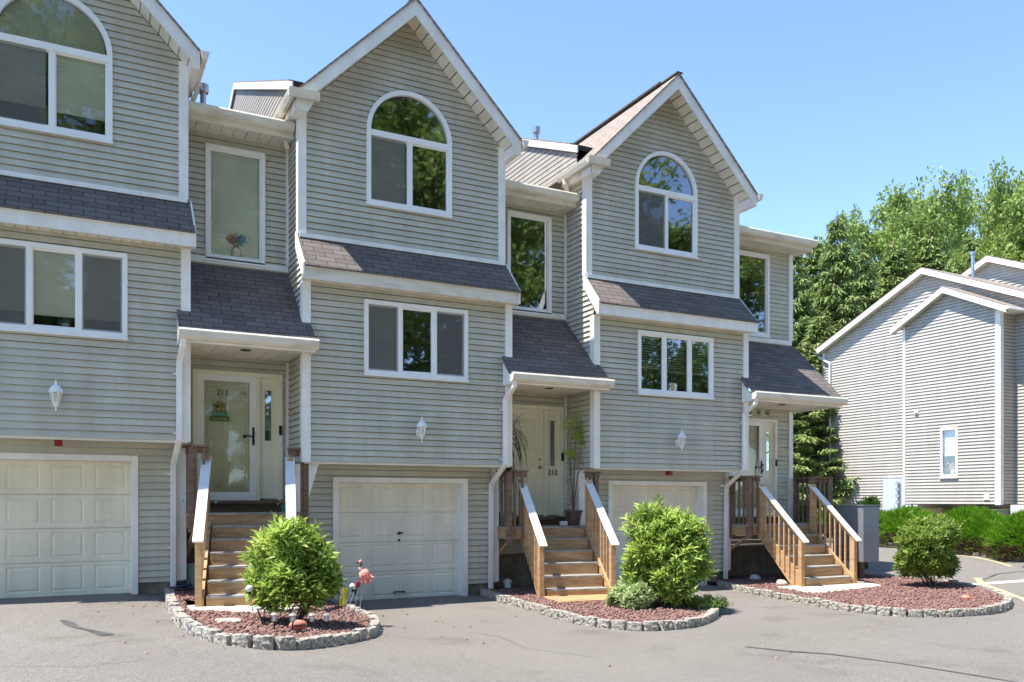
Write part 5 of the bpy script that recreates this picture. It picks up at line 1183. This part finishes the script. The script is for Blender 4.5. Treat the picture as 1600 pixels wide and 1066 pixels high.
# ------------------------------------------------------------------ ornaments in the flamingo bed
def zb(x): return g(x)+.085
def solar(x, y, lean=0, label=''):
    z = zb(x); r = empty('path_light', (x,y,z), label, 'path light', 'small solar path lights in the flamingo bed')
    q = MB(); q.tube([(x,y,z-.02),(x+lean*.12,y,z+.12)], .009, 6); q.build('stake', DARK, r)
    X = x+lean*.14; q = MB(); q.lathe((X,y,z+.11), [(.02,0),(.03,.01),(.032,.015)], 8); q.lathe((X,y,z+.11), [(.048,.075),(.05,.082),(.028,.10),(.012,.105)], 4 if False else 10)
    for k in range(4): a = k*1.571+.4; q.bar((X+.03*math.cos(a),y+.03*math.sin(a),z+.12),(X+.038*math.cos(a),y+.038*math.sin(a),z+.19), .006, .006)
    q.build('lamp_head', MATS.get('pewter') or mat('pewter', (.25,.24,.20), .5, .2, 20), r); q = MB(); q.lathe((X,y,z+.115), [(.026,.01),(.034,.068)], 10); q.build('lens', WHITEP, r)
for (x, y, l, lab) in ((2.02,-4.12,0,'small solar path light, leftmost of the four before the bush'),(2.24,-4.05,0,'small solar path light standing before the terracotta oval ornament'),(2.50,-3.90,0,'small solar path light just right of the terracotta oval ornament'),(2.76,-3.72,-.3,'small solar path light leaning left, rightmost of the four before the bush')): solar(x, y, l, lab)
o1 = empty('oval_ornament', (2.33,-3.93,zb(2.3)), 'salmon oval ornament with cut letters lying under the bush', 'ornament'); q = MB(); q.ball((2.33,-3.93,zb(2.3)+.065), .085, .72, 16, 10)
ob = q.build('body', ORANGE, o1, smooth=True)
for v in ob.data.vertices: v.co.x *= 1.25; v.co.y *= .55
text('WELCOME', .032, NUM, 'lettering', o1, (2.33,-3.985,zb(2.3)+.065), depth=.01)
def globe(base, head, r_, m, label):
    r = empty('globe_stake', base, label, 'garden stake'); q = MB(); q.tube([base, head], .006, 6); q.build('stake', STEEL, r); q = MB(); q.ball(head, r_, 1, 16, 10); q.build('globe', m, r, smooth=True); q = MB(); q.lathe((head[0],head[1],head[2]-r_-.03), [(.012,0),(.02,.03)], 8); q.build('collar', DARK, r)
CRK = mat('crackle_glass', (.72,.74,.70), .15, .25, 60, .6, 60)
globe((1.93,-3.45,zb(1.9)), (1.86,-3.5,zb(1.9)+.42), .042, CRK, 'clear crackle glass globe on a stake left of the leafy bush')
globe((3.12,-2.9,zb(3.1)), (3.30,-2.85,zb(3.1)+.47), .040, CRK, 'clear crackle glass globe on a leaning stake right of the leafy bush')
globe((3.22,-2.65,zb(3.2)-.02), (3.43,-2.55,zb(3.2)+.40), .035, MATS['dark_green_glass'] if 'dark_green_glass' in MATS else mat('dark_green_glass', (.02,.05,.03), .2, .2, 10), 'dark green globe on a stake below the flamingo')
r = empty('disc_light', (2.0,-3.62,zb(2)), 'white disc solar light on a leaning dark stake below the left globe', 'garden light'); q = MB(); q.tube([(2.0,-3.62,zb(2)),(1.93,-3.62,zb(2)+.2)], .010, 6); q.build('stake', DARK, r); q = MB(); q.lathe((1.93,-3.62,zb(2)+.2), [(.03,0),(.045,.008),(.045,.018),(.02,.026)], 14); q.build('disc', WHITEP, r)
# flamingo on a stake
fb = Vector((3.50,-2.45,zb(3.5))); fh = fb+Vector((.09,0,.62)); r = empty('flamingo_ornament', fb, 'pink flamingo garden ornament on a thin stake before the garage', 'ornament')
q = MB(); q.tube([fb, fh], .005, 6); q.build('stake', STEEL, r)
q = MB(); q.ball(fh, .075, 1.15, 14, 10); q.lathe(fh+Vector((.015,0,-.13)), [(.005,0),(.035,.05),(.055,.09)], 10); bo = q.build('body', PINK, r, smooth=True)
q = MB(); q.tube([fh+Vector((-.03,0,.03)), fh+Vector((-.07,0,.10)), fh+Vector((-.04,0,.155)), fh+Vector((-.055,0,.19)), fh+Vector((-.085,0,.175))], [.028,.02,.018,.026,.014], 8); q.build('neck', PINK, r, smooth=True)
q = MB(); q.tube([fh+Vector((-.085,0,.178)), fh+Vector((-.115,0,.15))], [.012,.004], 6); q.build('beak', DARK, r)
G = np.random.default_rng(5); P = np.array(fh-Vector(fb))[None,:]+G.normal(size=(90,3))*np.array([.03,.03,.035])+np.array([.02,0,-.01]); V, F = leaves(P, G.normal(size=(90,3))*.5+np.array([.5,0,-.8]), G.normal(size=(90,3)), .07, .022); npmesh('feathers', V, F, PINK, r)
# tulip-like red glass ornament and yellow flag
r = empty('red_ornament', (3.38,-2.6,zb(3.4)), 'small red glass bulb ornament on a stake just below the flamingo', 'ornament'); q = MB(); q.tube([(3.38,-2.6,zb(3.4)),(3.45,-2.6,zb(3.4)+.46)], .005, 6); q.build('stake', STEEL, r); q = MB(); q.lathe((3.45,-2.6,zb(3.4)+.45), [(.01,0),(.035,.025),(.04,.05),(.025,.075),(.03,.085)], 12); q.build('bulb', REDM, r, smooth=True)
r = empty('garden_flag', (3.30,-2.2,zb(3.3)), 'small yellow and white garden flag at the right side of the bush', 'flag'); q = MB(); q.tube([(3.30,-2.2,zb(3.3)),(3.30,-2.2,zb(3.3)+.42),(3.42,-2.2,zb(3.3)+.42)], .005, 6); q.build('pole', DARK, r)
q = MB()
for k in range(8):
    a, b = k/8, (k+1)/8; f = lambda t: -2.2+.012*math.sin(t*9)
    q.quad((3.31+.11*a*1,f(a),zb(3.3)+.16),(3.31+.11*b,f(b),zb(3.3)+.16),(3.31+.11*b,f(b),zb(3.3)+.41),(3.31+.11*a,f(a),zb(3.3)+.41))
q.build('cloth', YEL, r); q = MB(); q.box(3.32,-2.216,zb(3.3)+.27,3.345,-2.212,zb(3.3)+.40); q.box(3.375,-2.216,zb(3.3)+.20,3.40,-2.212,zb(3.3)+.25); q.build('printed_mark', WHITEP, r)
q = MB(); q.lathe((1.62,-3.35,g(1.62)+.075), [(.17,0),(.175,.02),(.16,.028)], 18); tag(q.build('stepping_stone', CONC), 'round pale stepping stone lying on the red mulch', 'stepping stone')
# things under and on the porches
q = MB(); bx = at(300, 905, 14.6); q.lathe((bx.x,bx.y,g(bx.x)+.06), [(.085,0),(.11,.40),(.125,.41),(.125,.45),(.10,.45)], 14); tag(q.build('teal_bin', MATS.get('pale_teal_plastic') or mat('pale_teal_plastic', (.35,.50,.47), .5, .1)), 'pale teal plastic bin under the landing of door 211', 'bin')
q = MB(); hz = at(284, 915, 14.1); pts = [Vector((hz.x+.16*math.cos(t*.7)+.03*math.sin(t*3), hz.y+.1*math.sin(t*.7), g(hz.x)+.09+.005*t)) for t in range(22)]; q.tube(pts, .014, 6); tag(q.build('garden_hose', MATS.get('navy_rubber') or mat('navy_rubber', (.015,.02,.05), .4, .2)), 'coiled dark blue hose on the mulch beside the downspout', 'hose')
c = Vector((7.42,.72,.09)); q = MB(); q.lathe(c, [(.07,0),(.07,.10),(.085,.10),(.085,.14),(.05,.14),(.05,.17),(.01,.17)], 14); tag(q.build('cleanout_cap', WHITEP), 'white capped pipe stub in the mulch under the 212 landing', 'pipe')
def rock(name, loc, r_, m, label, sq=.7):
    q = MB(); q.ball((0,0,0), r_, sq, 12, 8); o = q.build(name, m)
    for v in o.data.vertices: v.co += Vector(v.co).normalized()*r_*.28*noise.noise(Vector(v.co)*9+Vector(loc))
    o.location = loc; tag(o, label, 'rock')
rock('white_rock', (13.35,.35,.06), .12, WHITEP, 'white rounded stone on the mulch left of the end stairs')
rock('tan_rock', (13.05,-.75,.05), .12, CONC, 'tan stone leaning at the left foot of the end stairs')
rock('red_rock', (13.95,-4.2,.05), .07, ORANGE, 'single reddish stone near the front of the end bed')
# flowers on the 211 landing
L1 = 1.565
def flowers(loc, potm, pm, label, n=60, s=.1):
    r = empty('flower_pot', loc, label, 'flower pot'); q = MB(); q.lathe(loc, [(.06,0),(.08,.13),(.075,.13),(.01,.12)], 12); q.build('pot', potm, r)
    G = np.random.default_rng(int(loc[0]*100)); P = G.normal(size=(n,3))*np.array([s,s*.7,s*.6])+np.array([0,0,.2]); V, F = leaves(P, G.normal(size=P.shape)+np.array([0,-.4,.5]), G.normal(size=P.shape), .045, .04); npmesh('petals', V, F, pm, r)
    P = G.normal(size=(n,3))*np.array([s,s*.7,s*.5])+np.array([0,0,.15]); V, F = leaves(P, G.normal(size=P.shape), G.normal(size=P.shape), .06, .02); npmesh('foliage', V, F, LBUSH, r)
flowers((1.80,.42,L1), BPOT, WHITEP, 'pot of white flowers behind the left railing at door 211')
flowers((3.18,.55,L1), TEAL, FLWP, 'small blue pot with pink flowers right of the storm door 211', 40, .06)
# vase in the tall window upstairs
v0 = at(368, 402, 14.97); v0 = Vector((v0.x, 1.115, 5.85)); r = empty('flower_vase', v0, 'cream jug of blue and pink flowers in the tall upstairs window', 'vase')
q = MB(); q.lathe(v0, [(.06,0),(.09,.04),(.095,.10),(.06,.17),(.05,.22),(.065,.25),(.05,.24)], 16); q.tube([v0+Vector((.05,0,.22)), v0+Vector((.12,0,.19)), v0+Vector((.13,0,.12)), v0+Vector((.09,0,.06))], .01, 6); q.build('jug', MATS.get('cream_ceramic') or mat('cream_ceramic', (.55,.50,.36), .4, .2, 20), r, smooth=True)
for nm, c_, m_, n_ in (('blue_flowers', (.07,-.01,.32), FLWB, 420), ('pink_flowers', (-.07,-.01,.30), FLWP, 260)):
    P = G.normal(size=(n_,3))*np.array([.042,.02,.04])+np.array(c_); V, F = leaves(P, G.normal(size=P.shape)+np.array([0,-.6,.3]), G.normal(size=P.shape), .04, .035); npmesh(nm, V, F, m_, r)
# sign hung on the 211 door
s0 = at(343, 646, 14.86); s0.y = 1.035; r = empty('summer_sign', s0, 'stacked wooden sign reading Hello Sweet Summer hung on door 211', 'sign')
for k, (w_, zc, m_, tx, tm) in enumerate(((.20,.07,SGN1,'Hello',SGNT),(.25,-.01,SGN2,'Sweet',SGNT2),(.31,-.09,SGN3,'Summer',SGNT))):
    q = MB(); q.box(s0.x-w_/2, s0.y, s0.z+zc-.039, s0.x+w_/2, s0.y+.015, s0.z+zc+.039); bo = q.build('board', m_, r, bevel=.003); text(tx, .075, tm, 'lettering', bo, (s0.x, s0.y-.003, s0.z+zc+.002), depth=.002)
q = MB(); q.tube([s0+Vector((-.06,.005,.11)), s0+Vector((0,.005,.30)), s0+Vector((.06,.005,.11))], .003, 5); q.build('cord', DARK, r)
P = G.normal(size=(70,3))*np.array([.05,.008,.025])+np.array([0,-.01,.135]); V, F = leaves(P, G.normal(size=P.shape)+np.array([0,-.5,.3]), G.normal(size=P.shape), .04, .02); npmesh('sprig', V, F, None, r, mats=[LBUSH, FLWP], midx=np.tile((np.arange(70)%3 == 0).astype(int), 2))
# kitchen window things
c = Vector((10.82,.10,3.97)); q = MB(); q.lathe(c, [(.09,0),(.11,.03),(.11,.15),(.10,.17),(.02,.17)], 14); tag(q.build('yellow_canister', MATS.get('straw') or mat('straw', (.45,.33,.12), .7, .2)), 'yellow canister on the sill of the lower window with slatted blinds', 'canister')
c = at(103, 520, 13.95); c = Vector((c.x, .14, 4.24)); r = empty('window_plant', c, 'small teal succulent on the sill of the lower left window', 'plant'); q = MB(); q.lathe(c, [(.045,0),(.06,.08),(.01,.08)], 12); q.build('pot', WHITEP, r)
P = np.zeros((26,3))+np.array([0,0,.08]); V, F = leaves(P, G.normal(size=P.shape)*.5+np.array([0,0,1]), G.normal(size=P.shape), .10, .022); npmesh('foliage', V, F, MATS['sign_teal'], r)
c = Vector((5.75,.12,3.98)); r = empty('window_plant', c, 'leafy plant on the sill of the lower middle window', 'plant'); q = MB(); q.lathe(c, [(.05,0),(.07,.09),(.01,.09)], 12); q.build('pot', BPOT, r)
P = G.normal(size=(120,3))*np.array([.07,.05,.08])+np.array([0,0,.2]); V, F = leaves(P, G.normal(size=P.shape)+np.array([0,-.3,.4]), G.normal(size=P.shape), .07, .03); npmesh('foliage', V, F, LBUSH, r)
c = Vector((27.34,5.5,2.70)); r = empty('window_plant', c, 'reddish plant in the window of the cream building', 'plant'); q = MB(); q.lathe(c, [(.07,0),(.09,.12),(.01,.12)], 12); q.build('pot', WHITEP, r)
P = G.normal(size=(40,3))*np.array([.05,.08,.06])+np.array([0,0,.24]); V, F = leaves(P, G.normal(size=P.shape), G.normal(size=P.shape), .14, .04); npmesh('foliage', V, F, FLWP, r)
# fallen leaves
Gl = np.random.default_rng(77); n = 90; X = np.concatenate([Gl.uniform(-1,17,50), Gl.uniform(.6,1.3,20), Gl.uniform(3.3,5,20)]); Y = np.concatenate([Gl.uniform(-9,0,50), Gl.uniform(-3,0,20), Gl.uniform(-4.5,-1,20)])
P = np.stack([X, Y, np.array([g(x) for x in X])+.012], 1); D = Gl.normal(size=(n,3))*np.array([1,1,.15]); V, F = leaves(P, D, np.tile([0,0,1.], (n,1)), .06, .03, .3)
tag(npmesh('fallen_leaves', V, F, MATS.get('tan_leaf') or mat('tan_leaf', (.34,.22,.10), .8, .3, 20)), 'dry fallen leaves scattered over the asphalt', 'leaves', kind='stuff')
